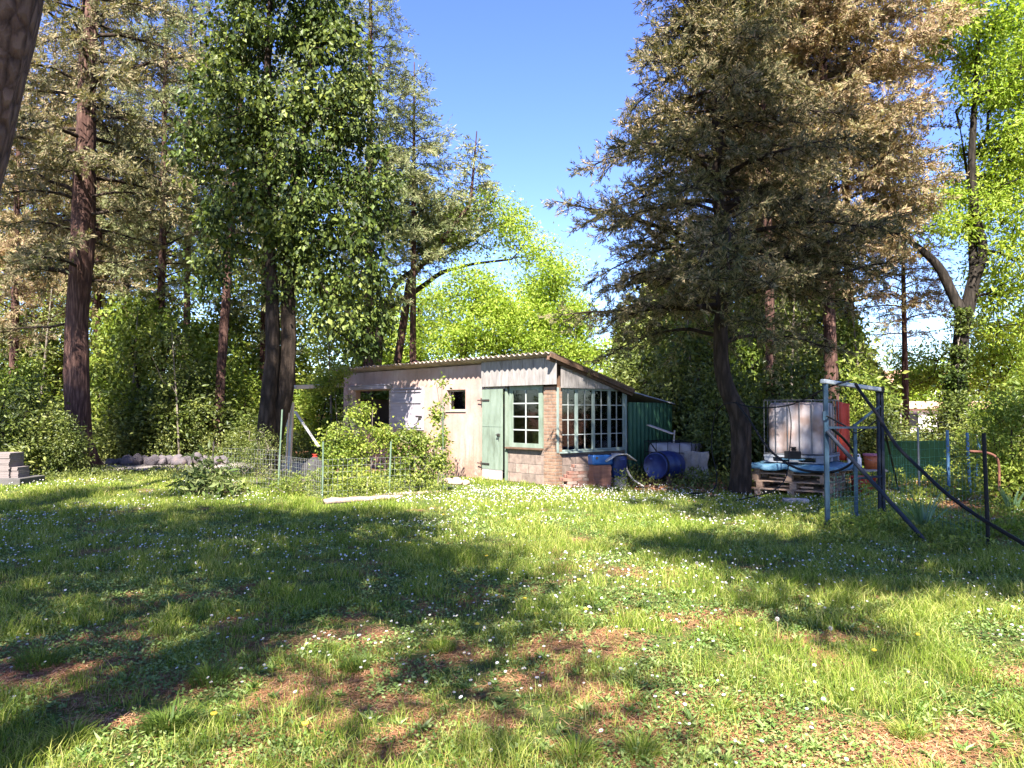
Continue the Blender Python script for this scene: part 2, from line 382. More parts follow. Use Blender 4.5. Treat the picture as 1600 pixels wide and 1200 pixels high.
# hills, with the blue of haze put into their colour
V = []; k = 60
xs = np.linspace(-700, 900, k); hh = 14 + 20 * fbm(xs, xs * 0, 160, 31) + np.where(xs > 250, (xs - 250) * .03, 0)
V = np.concatenate([np.stack([xs, np.full(k, 520.), np.zeros(k)], 1), np.stack([xs, np.full(k, 640.), hh], 1), np.stack([xs, np.full(k, 800.), hh * .4], 1)])
i = np.arange(k - 1); f = np.concatenate([np.stack([i + r * k, i + 1 + r * k, i + 1 + (r + 1) * k, i + (r + 1) * k], 1) for r in (0, 1)])
tag(npmesh('hills', V, [f], pmat('haze_blue_hillside', (.10, .15, .16), (.17, .2, .22), .02, 1, 0), smooth=True), kind='structure', label='low haze-blue hills on the horizon')

# ------------------------------------------------------------ grass and ground cover
GR = leafmat('grass_blade', [(.09, .15, .02), (.17, .245, .035), (.30, .35, .065), (.45, .46, .12), (.60, .52, .24)], .5, .6, .35, .06, tint=(1.25, 1.15, .6), ncol=(.7, .82, .6))
GR2 = leafmat('tussock_blade', [(.08, .13, .022), (.14, .20, .035), (.22, .27, .05)], .4, .5, 2, .25)
CV = leafmat('ground_cover_leaf', [(.10, .17, .035), (.18, .26, .06), (.28, .34, .10), (.38, .42, .17)], .3, .5, 1.2, .3)
NEED = leafmat('dry_needle', [(.24, .09, .045), (.46, .20, .10), (.60, .36, .21)], .05, .8, 2, .1, tint=(1, .7, .5))
def blades(P, H, Wd, rng, lean=.45, az=None):
    n = len(P); az = rng.random(n) * 6.283 if az is None else az; d = np.stack([np.cos(az), np.sin(az), 0 * az], 1); s = np.stack([-d[:, 1], d[:, 0], 0 * az], 1)
    # turn the flat side a bit at random
    ta = rng.random(n) * 3.14; s2 = s * np.cos(ta)[:, None] + d * np.sin(ta)[:, None] * .6
    le = (lean * (.3 + rng.random(n)) * H)[:, None]; H = H[:, None]; Wd = Wd[:, None] / 2; z = np.array([0, 0, 1.])
    b0 = P - s2 * Wd; b1 = P + s2 * Wd; mid = P + z * H * .6 + d * le * .35; m0 = mid - s2 * Wd * .8; m1 = mid + s2 * Wd * .8; tip = P + z * H * .95 + d * le * 1.25
    V = np.stack([b0, b1, m1, m0, tip], 1).reshape(-1, 3); b = np.arange(n)[:, None] * 5
    return V, b + np.array([0, 1, 2, 3]), b + np.array([3, 2, 4])
def inside_shed(x, y, pad=.0):
    dx = x - .93; dy = y - 16.44; lx = .676 * dx - .737 * dy; ly = .737 * dx + .676 * dy
    return (lx > -9 - pad) & (lx < pad) & (ly > -pad) & (ly < 5)
rng = np.random.default_rng(11)
def scatter(n, y0, y1, side=1.4, pw=1.):
    y = y0 + (y1 - y0) * rng.random(n) ** pw; x = (rng.random(n) * 2 - 1) * (y * .67 + side); return x, y
VV = []; F4 = []; F3 = []; nv = 0
for (n, y0, y1, w0, h0) in ((120000, 2.2, 5.5, .0042, .085), (150000, 5.5, 9.5, .0065, .095), (150000, 9.5, 14.5, .010, .085), (130000, 14.5, 21, .015, .09)):
    x, y = scatter(n, y0, y1); B = bare(x, y); clump = fbm(x, y, .35, 40); big = fbm(x, y, 1.6, 44)
    keep = (rng.random(n) < (1 - .82 * B) * np.clip(.25 + 2.2 * (clump - .3), .12, 1)) & ~inside_shed(x, y)
    x, y, B, clump, big = (a[keep] for a in (x, y, B, clump, big)); m_ = len(x)
    edge = np.clip((y - 12.5) / 5, 0, 1) * .25
    H = h0 * (.35 + .75 * rng.random(m_)) * (.45 + 1.3 * np.clip((clump - .35) * 2.2, 0, 1) + .5 * np.clip((big - .5) * 4, 0, 1)) * (1 - .4 * B) * (1 - edge)
    V, f4, f3 = blades(np.stack([x, y, zg(x, y) - .005], 1), H, w0 * (.6 + .7 * rng.random(m_)), rng, .75)
    VV.append(V); F4.append(f4 + nv); F3.append(f3 + nv); nv += len(V)
tag(npmesh('grass', np.concatenate(VV), [np.concatenate(F4), np.concatenate(F3)], GR), 'short mixed lawn grass covering the garden', 'grass', kind='stuff')
# low leaves: clover, plantain seedlings
x, y = scatter(210000, 2.2, 12, pw=1.15); cl = fbm(x, y, .5, 50); k = (rng.random(len(x)) < np.clip((cl - .38) * 4, .05, 1)) & (bare(x, y) < .98)
x, y = x[k], y[k]; n = len(x); P = np.stack([x, y, zg(x, y) + .008 + .035 * rng.random(n)], 1); A = rvec(rng, n); A[:, 2] = np.abs(A[:, 2]) * .4
V, f = leaves(P, A, rvec(rng, n) * .5 + np.array([0, 0, 1.]), .012 + .02 * rng.random(n) ** 2 + y * .0012, (.009 + .008 * rng.random(n)) * (1 + y * .06), .1)
parts = [(V, f)]
# leafy rosettes
x, y = scatter(5200, 2.3, 11.5, pw=1.1); k = fbm(x, y, 1.3, 60) > .42; x, y = x[k], y[k]; n = len(x); K = 9
az = (rng.random(n)[:, None] * 6.28 + np.arange(K)[None] * 2.4); el = .25 + .9 * rng.random((n, K)); Ls = (.03 + .05 * rng.random((n, 1)) ** 2) * (.6 + .6 * rng.random((n, K)))
A = np.stack([np.cos(az) * np.cos(el), np.sin(az) * np.cos(el), np.sin(el)], -1).reshape(-1, 3)
P = np.repeat(np.stack([x, y, zg(x, y)], 1), K, 0); V, f = leaves(P, A, A * np.array([-.5, -.5, 0]) + np.array([0, 0, 1.]), Ls.ravel(), Ls.ravel() * .27, .2, .18); parts.append((V, f))
V, fs = merge(parts); tag(npmesh('ground_cover', V, fs, CV), 'low broad leaves of clover and weeds between the grass', 'ground cover', kind='stuff')
# dry pine needles and old leaves
x, y = scatter(520000, 2.2, 12, pw=1.2); B = bare(x, y); k = rng.random(len(x)) < .06 + .94 * B; x, y = x[k], y[k]; n = len(x)
a = rng.random(n) * 6.28; A = np.stack([np.cos(a), np.sin(a), .12 * rng.random(n)], 1)
V, f = leaves(np.stack([x, y, zg(x, y) + .004 + .012 * rng.random(n)], 1), A, np.tile([[0, 0, 1.]], (n, 1)), .04 + .05 * rng.random(n), .0028 + y * .00035, 0)
parts = [(V, f)]
# litter below the conifer and at the dug plot
n = 16000; x = 2 + 8 * rng.random(n); y = 12.5 + 8 * rng.random(n); k = bare(x, y) > .3; x, y = x[k], y[k]; n = len(x)
V, f = leaves(np.stack([x, y, zg(x, y) + .01 + .02 * rng.random(n)], 1), rvec(rng, n) * np.array([1, 1, .3]), rvec(rng, n) + np.array([0, 0, 1.2]), .05 + .05 * rng.random(n), .02 + .02 * rng.random(n), .2); parts.append((V, f))
V, fs = merge(parts); tag(npmesh('needle_litter', V, fs, NEED), 'reddish dry pine needles strewn over the bare soil', 'litter', kind='stuff')

# ------------------------------------------------------------ tussocks: single big tufts of grass
tus_spots = [((555, 1045), .17, 'dense round grass tussock on bare soil left of the lawn centre'), ((330, 1065), .24, 'dark tall grass tussock in the shaded left foreground'),
             ((265, 1140), .22, 'broad-bladed bright green tussock near the left bottom edge'), ((690, 1015), .17, 'compact grass tussock standing in the middle of the foreground'),
             ((60, 1040), .26, 'large spreading grass tuft at the left edge in shade'), ((110, 1160), .2, 'thin-bladed grass tuft in the bottom left corner'),
             ((900, 1190), .2, 'dense fine grass tuft at the bottom centre edge'), ((1310, 945), .15, 'sunlit grass tuft at the shade edge right of the daisies'),
             ((1130, 1110), .13, 'dark wiry grass tuft right of the bare red soil'), ((1000, 1180), .18, 'fine grass tuft beside the bottom centre one'),
             ((520, 935), .13, 'pale sunlit grass tuft inside the dark shadow'), ((1420, 1150), .14, 'light green grass tuft low in the right corner')]
for q, ((px, py), h, lab) in enumerate(tus_spots):
    h = h * .68; g = G(px, py); r_ = np.random.default_rng(100 + q); n = 420; a = r_.random(n) * 6.28; rr = np.sqrt(r_.random(n)) * h * .75
    P = np.stack([rr * np.cos(a), rr * np.sin(a), np.zeros(n)], 1); wd = .0045 if q != 2 else .009
    V, f4, f3 = blades(P, h * (1.15 - .75 * rr / (h * .75)) * (.55 + .6 * r_.random(n)), wd * (.7 + .6 * r_.random(n)), r_, 1.0, az=a + r_.normal(size=n) * .5)
    o = npmesh('grass_tussock', V, [f4, f3], GR2 if q in (0, 1, 2, 4) else GR); o.location = (g[0], g[1], float(zg(g[0], g[1]))); tag(o, lab, 'grass tuft', 'grass tussocks in the lawn')

# ------------------------------------------------------------ daisies and dandelions
MW = pmat('petal_white', (.40, .39, .41), (.50, .50, .50), 20, .6, 0); MY = pmat('flower_yellow', (.7, .45, .03), (.85, .6, .05), 30, .6, 0); MS = pmat('flower_stem', (.10, .17, .04), (.16, .24, .06), 30, .7, 0)
def daisy_geo(r=.012, h=.06, k=12, tilt=.35):
    V = []; Fp = []; c = np.array([0, -h * .15, h])
    nrm = unit(np.array([0, -tilt, 1.])); a = unit(np.cross(nrm, [1., 0, 0])); b = np.cross(nrm, a)
    for i in range(k):
        an = i * 2 * math.pi / k; d = a * math.cos(an) + b * math.sin(an); s = -a * math.sin(an) + b * math.cos(an); n0 = len(V)
        V += [c + d * r * .25, c + d * r * .75 + s * r * .2, c + d * r + nrm * r * .1, c + d * r * .75 - s * r * .2]; Fp.append((n0, n0 + 1, n0 + 2, n0 + 3))
    return V, Fp, c, nrm, a, b
def disc(c, nrm, a, b, r, k=8, dome=.3):
    V = [c + nrm * r * dome] + [c + (a * math.cos(i * 2 * math.pi / k) + b * math.sin(i * 2 * math.pi / k)) * r for i in range(k)]
    return V, [(0, i + 1, (i + 1) % k + 1) for i in range(k)]
V, Fp, c, nrm, a, b = daisy_geo()
def mesh_py(name, V, Fl, mat):
    me = bpy.data.meshes.new(name); me.from_pydata([tuple(v) for v in V], [], Fl); me.materials.append(mat); return me
me_pet = mesh_py('petals', V, Fp, MW); V, Fd = disc(c + nrm * .001, nrm, a, b, .0042); me_dis = mesh_py('flower_centre', V, Fd, MY)
ms = MB().tube([(0, 0, 0), (0, .002, .03), c], .0009, 4); me_st = mesh_py('stem', ms.V, ms.Fs, MS)
def daisy_mask(x, y): return np.clip((fbm(x, y, 1.5, 70) - .45) * 5, .02, 1) * np.clip(.12 + (y - 3) / 9, .05, 1.2)
x, y = scatter(12000, 3.0, 17.5, .5, 1.0); k = (rng.random(len(x)) < daisy_mask(x, y)) & ~inside_shed(x, y) & (np.abs(x) < y * .67 + .3); x, y = x[k], y[k]
# add dense band by the shed door
xb = rng.normal(size=1300) * 1.7 + 0.4; yb = 14.6 + rng.normal(size=1300) * 1.1; k = (yb < 16) & ~inside_shed(xb, yb, .2); x = np.concatenate([x, xb[k]]); y = np.concatenate([y, yb[k]])
infr = (np.abs(x / y) < .66) & (y > 3.42); o_ = np.argsort(np.where(infr, y, 99))
ni = 290; near = o_[:ni]; far = o_[ni:]
first = True
for i in near:
    e = empty('daisy', (x[i], y[i], float(zg(x[i], y[i])) + .0), random.Random(int(i)).uniform(-1, 1), 'small white daisy with a yellow centre growing in the near lawn', 'daisy', 'daisies in the near lawn')
    s = .6 + .4 * random.Random(int(i) + 7).random(); e.scale = (s, s, s * random.Random(int(i) + 9).uniform(.7, 1.7))
    for nm, me in (('petals', me_pet), ('flower_centre', me_dis), ('stem', me_st)):
        o = bpy.data.objects.new(nm, me); COL.objects.link(o); o.parent = e
xf, yf = x[far], y[far]; n = len(xf); r = (.0078 + yf * .00022) * (.7 + .6 * rng.random(n)); hz = .05 + .05 * rng.random(n)
nr = unit(np.stack([rng.normal(size=n) * .3, -.5 + rng.normal(size=n) * .3, np.ones(n)], 1)); aa = unit(np.cross(nr, [[1., 0, 0]])); bb = np.cross(nr, aa); C = np.stack([xf, yf, zg(xf, yf) + hz], 1)
an = np.arange(6) * np.pi / 3; V = C[:, None] + (aa[:, None] * np.cos(an)[None, :, None] + bb[:, None] * np.sin(an)[None, :, None]) * r[:, None, None]
f = np.arange(n)[:, None] * 6 + np.arange(6)[None]
V2 = C[:, None] + nr[:, None] * .0015 + (aa[:, None] * np.cos(an)[None, :, None] + bb[:, None] * np.sin(an)[None, :, None]) * r[:, None, None] * .33
Vs, fst = prisms(C - np.array([0, 0, .06]), C, np.full(n, .0012), np.full(n, .0012), 3)
allV = np.concatenate([V.reshape(-1, 3), V2.reshape(-1, 3), Vs]); fs = [f, f + n * 6, fst + n * 12]
o = npmesh('daisies', allV, fs, [MW, MY, MS], mids=np.concatenate([np.zeros(n), np.ones(n), np.full(len(fst), 2)])); tag(o, 'white daisies scattered over the far lawn', 'daisies', kind='stuff')
# yellow dandelion flowers and grey seed heads
ydis = MB().lathe([(.004, .058), (.016, .062), (.018, .068), (.010, .073), (.002, .074)], 12); me_y = mesh_py('flower_head', ydis.V, ydis.Fs, MY)
ms = MB().tube([(0, 0, 0), (0, .003, .03), (0, 0, .06)], .0016, 5); me_ys = mesh_py('stem', ms.V, ms.Fs, MS)
for px, py in ((334, 1138), (372, 969), (820, 948), (838, 974), (916, 966), (905, 918), (1434, 1010), (1366, 1034), (477, 1152), (425, 908), (746, 990), (760, 880), (1154, 992), (693, 812), (640, 858), (560, 868)):
    g_ = G(px, py); e = empty('dandelion', (g_[0], g_[1], float(zg(*g_)) + .01), 0, 'small bright yellow dandelion flower in the lawn', 'dandelion', 'yellow dandelions dotted over the lawn')
    for nm, me in (('flower_head', me_y), ('stem', me_ys)): o = bpy.data.objects.new(nm, me); COL.objects.link(o); o.parent = e
MC = pmat('seed_fluff', (.28, .26, .25), (.42, .4, .38), 50, 1, 0)
for (px, py, h), lab in zip(((1215, 1008, .17), (1298, 1010, .12), (1089, 900, .12)), ('grey round dandelion clock on a tall reddish stem', 'grey dandelion clock low beside the bare soil patch', 'pale dandelion clock in the shade farther up the lawn')):
    g_ = G(px, py); e = empty('dandelion_clock', (g_[0], g_[1], float(zg(*g_))), 0, lab, 'dandelion clock')
    r_ = np.random.default_rng(5); n = 260; d = rvec(r_, n); V, f = leaves(np.array([0, 0, h]) + d * .003, d, rvec(r_, n), .015, .0016, 0)
    npmesh('seed_head', V, [f], MC, e); MB().tube([(0, 0, 0), (.004, 0, h * .5), (0, 0, h)], .0018, 6).build('stem', pmat('stem_red', (.3, .13, .08), (.35, .2, .1), 9), e)
# ------------------------------------------------------------ garden shed (local x: along the front to the right, local y: back along the side)
PINK = None
m, t, b = newmat('pink_plaster'); v = coords(t)
n1 = nd(t, 'ShaderNodeTexNoise', _Scale=.9, _Detail=6, _Roughness=.65); n2 = nd(t, 'ShaderNodeTexNoise', _Scale=14, _Detail=6)
mp = nd(t, 'ShaderNodeMapping'); mp.inputs['Scale'].default_value = (3, 3, .5); t.links.new(v, mp.inputs[0])
n3 = nd(t, 'ShaderNodeTexNoise', _Scale=1.6, _Detail=7, _Roughness=.7); t.links.new(mp.outputs[0], n3.inputs[0])
for n in (n1, n2): t.links.new(v, n.inputs[0])
r1 = ramp(t, [(.32, (.27, .16, .13)), (.46, (.33, .22, .185)), (.56, (.37, .265, .235)), (.7, (.41, .325, .30))], n1.outputs[0])
sx = nd(t, 'ShaderNodeSeparateXYZ'); t.links.new(v, sx.inputs[0])
# orange damp stain rising from the foot of the wall
mr = nd(t, 'ShaderNodeMapRange'); mr.inputs[1].default_value = 1.7; mr.inputs[2].default_value = .1; t.links.new(sx.outputs[2], mr.inputs[0])
mu = nd(t, 'ShaderNodeMath', operation='MULTIPLY'); t.links.new(mr.outputs[0], mu.inputs[0]); r3 = ramp(t, [(.3, (0, 0, 0)), (.62, (1, 1, 1))], n3.outputs[0]); t.links.new(r3.outputs[0], mu.inputs[1])
mx = nd(t, 'ShaderNodeMix', data_type='RGBA'); t.links.new(mu.outputs[0], mx.inputs[0]); t.links.new(r1.outputs[0], mx.inputs[6]); mx.inputs[7].default_value = (.32, .14, .065, 1)
t.links.new(mx.outputs[2], b.inputs['Base Color']); b.inputs['Roughness'].default_value = .9; bump(t, b, n2.outputs[0], .5, .012); PINK = m
mr2 = nd(t, 'ShaderNodeMapRange'); mr2.inputs[1].default_value = .55; mr2.inputs[2].default_value = 0; t.links.new(sx.outputs[2], mr2.inputs[0])
ma2 = nd(t, 'ShaderNodeMath', operation='MULTIPLY'); t.links.new(mr2.outputs[0], ma2.inputs[0]); rd = ramp(t, [(.4, (0, 0, 0)), (.55, (1, 1, 1))], n2.outputs[0]); t.links.new(rd.outputs[0], ma2.inputs[1])
st_ = ramp(t, [(.5, (0, 0, 0)), (.68, (.7, .7, .7))], n3.outputs[0])     # grey vertical weather streaks
mx2 = nd(t, 'ShaderNodeMix', data_type='RGBA'); t.links.new(ma2.outputs[0], mx2.inputs[0]); t.links.new(mx.outputs[2], mx2.inputs[6]); mx2.inputs[7].default_value = (.17, .12, .09, 1)
mx3 = nd(t, 'ShaderNodeMix', data_type='RGBA'); t.links.new(st_.outputs[0], mx3.inputs[0]); t.links.new(mx2.outputs[2], mx3.inputs[6]); mx3.inputs[7].default_value = (.20, .145, .13, 1)
t.links.new(mx3.outputs[2], b.inputs['Base Color'])
def gridmat(name, c1, c2, mortar, w_, h_, ms=.012, rough=.9, off=.5):
    m, t, b = newmat(name); v = coords(t); s = nd(t, 'ShaderNodeSeparateXYZ'); t.links.new(v, s.inputs[0])
    ad = nd(t, 'ShaderNodeMath', operation='ADD'); t.links.new(s.outputs[0], ad.inputs[0]); t.links.new(s.outputs[1], ad.inputs[1])
    cb = nd(t, 'ShaderNodeCombineXYZ'); t.links.new(ad.outputs[0], cb.inputs[0]); t.links.new(s.outputs[2], cb.inputs[1])
    br = nd(t, 'ShaderNodeTexBrick'); br.offset = off; br.inputs['Scale'].default_value = 1; br.inputs['Brick Width'].default_value = w_; br.inputs['Row Height'].default_value = h_; br.inputs['Mortar Size'].default_value = ms
    br.inputs['Color1'].default_value = (*c1, 1); br.inputs['Color2'].default_value = (*c2, 1); br.inputs['Mortar'].default_value = (*mortar, 1); br.inputs['Mortar Smooth'].default_value = .4
    t.links.new(cb.outputs[0], br.inputs[0])
    n = nd(t, 'ShaderNodeTexNoise', _Scale=7, _Detail=8, _Roughness=.7); t.links.new(v, n.inputs[0]); r = ramp(t, [(.3, (.55, .5, .48)), (.6, (1.05, 1, .95))], n.outputs[0])
    mx = nd(t, 'ShaderNodeMix', data_type='RGBA', blend_type='MULTIPLY'); mx.inputs[0].default_value = 1; t.links.new(br.outputs[0], mx.inputs[6]); t.links.new(r.outputs[0], mx.inputs[7])
    t.links.new(mx.outputs[2], b.inputs['Base Color']); b.inputs['Roughness'].default_value = rough
    iv = nd(t, 'ShaderNodeMath', operation='MULTIPLY_ADD'); iv.inputs[1].default_value = -1; t.links.new(br.outputs['Fac'], iv.inputs[0]); t.links.new(n.outputs[0], iv.inputs[2])
    bump(t, b, iv.outputs[0], .7, .012); return m
BRICK = gridmat('orange_brickwork', (.20, .12, .08), (.27, .175, .12), (.20, .165, .135), .23, .072, .010)
BLOCK = gridmat('concrete_blockwork', (.18, .145, .125), (.26, .20, .17), (.11, .095, .085), .42, .21, .008)
GREEN = pmat('pale_green_paint', (.085, .10, .07), (.16, .20, .155), 2.2, .6, .3, .004, sc3=(2.5, 2.5, .7), c3=(.21, .25, .205))
GREEN2 = pmat('window_green_paint', (.17, .215, .19), (.24, .285, .26), 6, .55, .2, .004)
DGREEN = pmat('dark_green_sheet', (.025, .075, .04), (.04, .11, .06), 3, .55, .15, .004)
FASC = pmat('weathered_white_panel', (.13, .115, .105), (.22, .20, .19), 4, .8, .3, .005, sc3=(3, 3, .6), c3=(.29, .27, .26))
MAUVE = pmat('faded_lilac_board', (.22, .19, .21), (.30, .265, .29), 3, .7, .25, .004, sc3=(.6, 1, 5), c3=(.36, .325, .35))
WOODG = pmat('grey_weathered_wood', (.16, .13, .11), (.34, .29, .25), 5, .9, .5, .008, sc3=(1, 1, 6), c3=(.45, .4, .35))
WOODD = pmat('dark_old_wood', (.05, .03, .02), (.14, .08, .05), 5, .85, .5, .008, sc3=(1, 4, 1))
ROOF = pmat('fibre_cement', (.19, .13, .10), (.30, .23, .19), 2.5, .95, .5, .006, c3=(.40, .33, .29))
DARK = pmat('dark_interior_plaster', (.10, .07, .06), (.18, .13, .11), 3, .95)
IRON = pmat('dark_iron', (.03, .03, .03), (.08, .06, .05), 12, .6, .3, .003, metal=.5)
WPAINT = pmat('white_glazing_bar_paint', (.24, .26, .25), (.38, .40, .38), 12, .5, .2, .003)
mgl, t, b = newmat('window_glass')
b.inputs['Base Color'].default_value = (.9, .95, .95, 1); b.inputs['Roughness'].default_value = .03; b.inputs['Transmission Weight'].default_value = 0
gl = nd(t, 'ShaderNodeBsdfGlossy'); gl.inputs['Roughness'].default_value = .04; gl.inputs[0].default_value = (.9, .95, 1, 1); tp = nd(t, 'ShaderNodeBsdfTransparent'); tp.inputs[0].default_value = (.80, .84, .82, 1)
fr = nd(t, 'ShaderNodeFresnel'); fr.inputs[0].default_value = 1.6; ms_ = nd(t, 'ShaderNodeMixShader'); t.links.new(fr.outputs[0], ms_.inputs[0]); t.links.new(tp.outputs[0], ms_.inputs[1]); t.links.new(gl.outputs[0], ms_.inputs[2])
t.links.new(ms_.outputs[0], t.nodes['Material Output'].inputs[0]); GLASS = mgl

shed = empty('garden_shed', (.93, 16.44, 0), math.atan2(-.737, .676), 'small pink plastered garden shed with corrugated roof and glazed green side', 'shed')
ZT = 2.70        # top of the front wall
WL = -8.8
def zroof(y): return np.interp(y, [-.3, 2.35, 4.2], [2.83, 2.10, 1.74])
# pink front wall with two openings and the door gap (x from the corner to the left is negative)
wb = MB(); th = (0, .16)
op = (-8.12, -6.30, 1.12, 2.17); sh = (-6.30, -4.74, 1.12, 2.2); sw = (-3.79, -3.05, 1.62, 2.12)
wb.b2(WL, -8.12, *th, 0, ZT); wb.b2(-8.12, -6.24, *th, 0, 1.12); wb.b2(-8.12, -6.24, *th, 2.17, ZT)
wb.b2(-6.24, -3.79, *th, 0, ZT); wb.b2(-3.79, -3.05, *th, 0, 1.60); wb.b2(-3.79, -3.05, *th, 2.12, ZT); wb.b2(-3.05, -2.36, *th, 0, ZT)
wb.build('front_wall', PINK, shed)
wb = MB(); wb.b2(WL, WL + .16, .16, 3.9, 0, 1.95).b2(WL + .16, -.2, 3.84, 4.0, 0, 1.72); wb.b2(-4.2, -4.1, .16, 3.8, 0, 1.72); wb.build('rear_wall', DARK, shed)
wb = MB(); wb.b2(-2.36, -.05, .16, .2, 2.1, ZT - .1); wb.build('lintel', WOODD, shed)
# dark room seen through the opening: floor slab and inner boards
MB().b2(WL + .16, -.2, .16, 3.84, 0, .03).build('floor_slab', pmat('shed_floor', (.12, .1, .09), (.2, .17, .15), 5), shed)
# block base and brick pillar
bb = MB(); bb.b2(-1.53, -.36, .02, .17, 0, .74); bb.build('block_base', BLOCK, shed)
MB().b2(-.36, -.0, -.0, .20, 0, 2.12).build('brick_pillar', BRICK, shed)
MB().b2(-.17, -.012, .20, 2.34, 0, .68).build('side_block_base', BLOCK, shed)
MB().b2(-1.56, -.40, -.06, .19, .742, .78).build('window_sill', WOODD, shed, bevel=.006)
# roof: corrugated sheets
def corr(name, x0, x1, y0, y1, zf, zb, mat, parent, pitch=.177, amp=.026, over=0):
    nx = int((x1 - x0) / pitch * 10); xs = np.linspace(x0, x1, nx); zz = amp * np.cos(xs / pitch * 2 * np.pi); V = []
    ny = 8; ys = np.linspace(y0, y1, ny)
    for lay in (0, -.008):
        for y_ in ys: V.append(np.stack([xs, np.full(nx, y_), np.interp(y_, [y0, y1], [zf, zb]) + zz + lay], 1))
    V = np.concatenate(V); i = np.arange(ny - 1)[:, None]; j = np.arange(nx - 1)[None]
    f = np.stack([i * nx + j, i * nx + j + 1, (i + 1) * nx + j + 1, (i + 1) * nx + j], -1).reshape(-1, 4); g_ = f[:, ::-1] + nx * ny
    e = np.arange(nx - 1); fe = np.stack([e, e + nx * ny, e + 1 + nx * ny, e + 1], 1)
    return npmesh(name, V, [np.concatenate([f, g_, fe])], mat, parent, smooth=True)
corr('roof', WL - .12, .16, -.30, 2.5, 2.835, 2.10, ROOF, shed)
corr('rear_roof', WL - .12, .10, 2.42, 4.25, 2.07, 1.77, pmat('grey_sheet', (.18, .18, .18), (.3, .3, .3), 3, .7), shed)
rb = MB(); rb.bar((.06, -.28, 2.735), (.06, 2.5, 2.00), .07, .11); rb.bar((.13, -.29, 2.78), (.13, 2.5, 2.05), .03, .09); rb.build('verge_rafter', WOODD, shed)
# rusty flat strip lying on the edge
# front fascia: panel with battens, from x=-2.36 to .1
fm = MB(); xs = np.linspace(-2.36, .10, 8)
for i in range(7): fm.b2(xs[i] + .004, xs[i + 1] - .004, -.085 - .004 * (i % 2), -.06, 2.165, 2.74)
for x_ in xs[1:-1]: fm.b2(x_ - .014, x_ + .014, -.098, -.0895, 2.165, 2.74)
fm.build('front_fascia', FASC, shed)
# side fascia following the roof slope
sf = MB(); ys = np.linspace(.12, 2.3, 9)
for i in range(8):
    a0, a1 = ys[i] + .004, ys[i + 1] - .004; z0, z1 = zroof(a0) - .11, zroof(a1) - .11; zb = 2.095; z1 = max(z1, zb + .01); z0 = max(z0, zb + .01)
    x0, x1 = .035, .05 + .003 * (i % 2)
    sf.add([(x0, a0, zb), (x1, a0, zb), (x1, a1, zb), (x0, a1, zb), (x0, a0, z0), (x1, a0, z0), (x1, a1, z1), (x0, a1, z1)], [(0, 3, 2, 1), (4, 5, 6, 7), (0, 1, 5, 4), (1, 2, 6, 5), (2, 3, 7, 6), (3, 0, 4, 7)])
sf.build('side_fascia', FASC, shed)
# six-pane window beside the door
def window(name, x0, x1, z0, z1, y, nx_, nz_, fw, bw, mat, barmat, along='x', glass=True, extra=0):
    def bx(mb, a0, a1, c0, c1, b0, b1):
        if along == 'x': mb.b2(a0, a1, b0, b1, c0, c1)
        else: mb.b2(b0, b1, a0, a1, c0, c1)
    fr = MB(); d = .05; sgn = 1 if along == 'x' else -1
    bx(fr, x0, x0 + fw, z0, z1, y, y + sgn * d); bx(fr, x1 - fw, x1, z0, z1, y, y + sgn * d); bx(fr, x0 + fw, x1 - fw, z0, z0 + fw * .8, y, y + sgn * d); bx(fr, x0 + fw, x1 - fw, z1 - fw * .8, z1, y, y + sgn * d)
    o = fr.build(name, mat, shed, bevel=.003)
    bm_ = MB(); ax0, ax1, az0, az1 = x0 + fw, x1 - fw, z0 + fw * .8, z1 - fw * .8
    for i in range(1, nx_): c = ax0 + (ax1 - ax0) * i / nx_; bx(bm_, c - bw / 2, c + bw / 2, az0, az1, y + sgn * .008, y + sgn * .036)
    for i in range(1, nz_): c = az0 + (az1 - az0) * i / nz_; bx(bm_, ax0, ax1, c - bw / 2, c + bw / 2, y + sgn * .010, y + sgn * .034)
    bm_.build('glazing_bars', barmat, o)
    g_ = MB(); bx(g_, ax0 - .005, ax1 + .005, az0 - .005, az1 + .005, y + sgn * .020, y + sgn * .024); g_.build('pane', GLASS, o)
    return o
window('front_window', -1.50, -.43, .782, 2.16, .03, 2, 4, .12, .028, GREEN, WPAINT)
yy = [.10, .68, 1.24, 1.79, 2.32]
for i in range(4): window('side_window', yy[i] + (.0 if i else .06), yy[i + 1] - .005, .722, 2.09, -.015, 2, 4, .045, .018, GREEN2, WPAINT, along='y')
MB().b2(-.13, .05, .12, 2.34, .684, .718).build('side_sill', GREEN2, shed, bevel=.004)
MB().b2(-.12, .01, .03, .098, .2 + .5, 2.1).b2(-.10, .0, 2.325, 2.40, 0, 2.09).build('corner_post', GREEN2, shed, bevel=.004)
# storage behind the side windows
for (x_, y_, w_, d_, h_, c) in ():
    pass
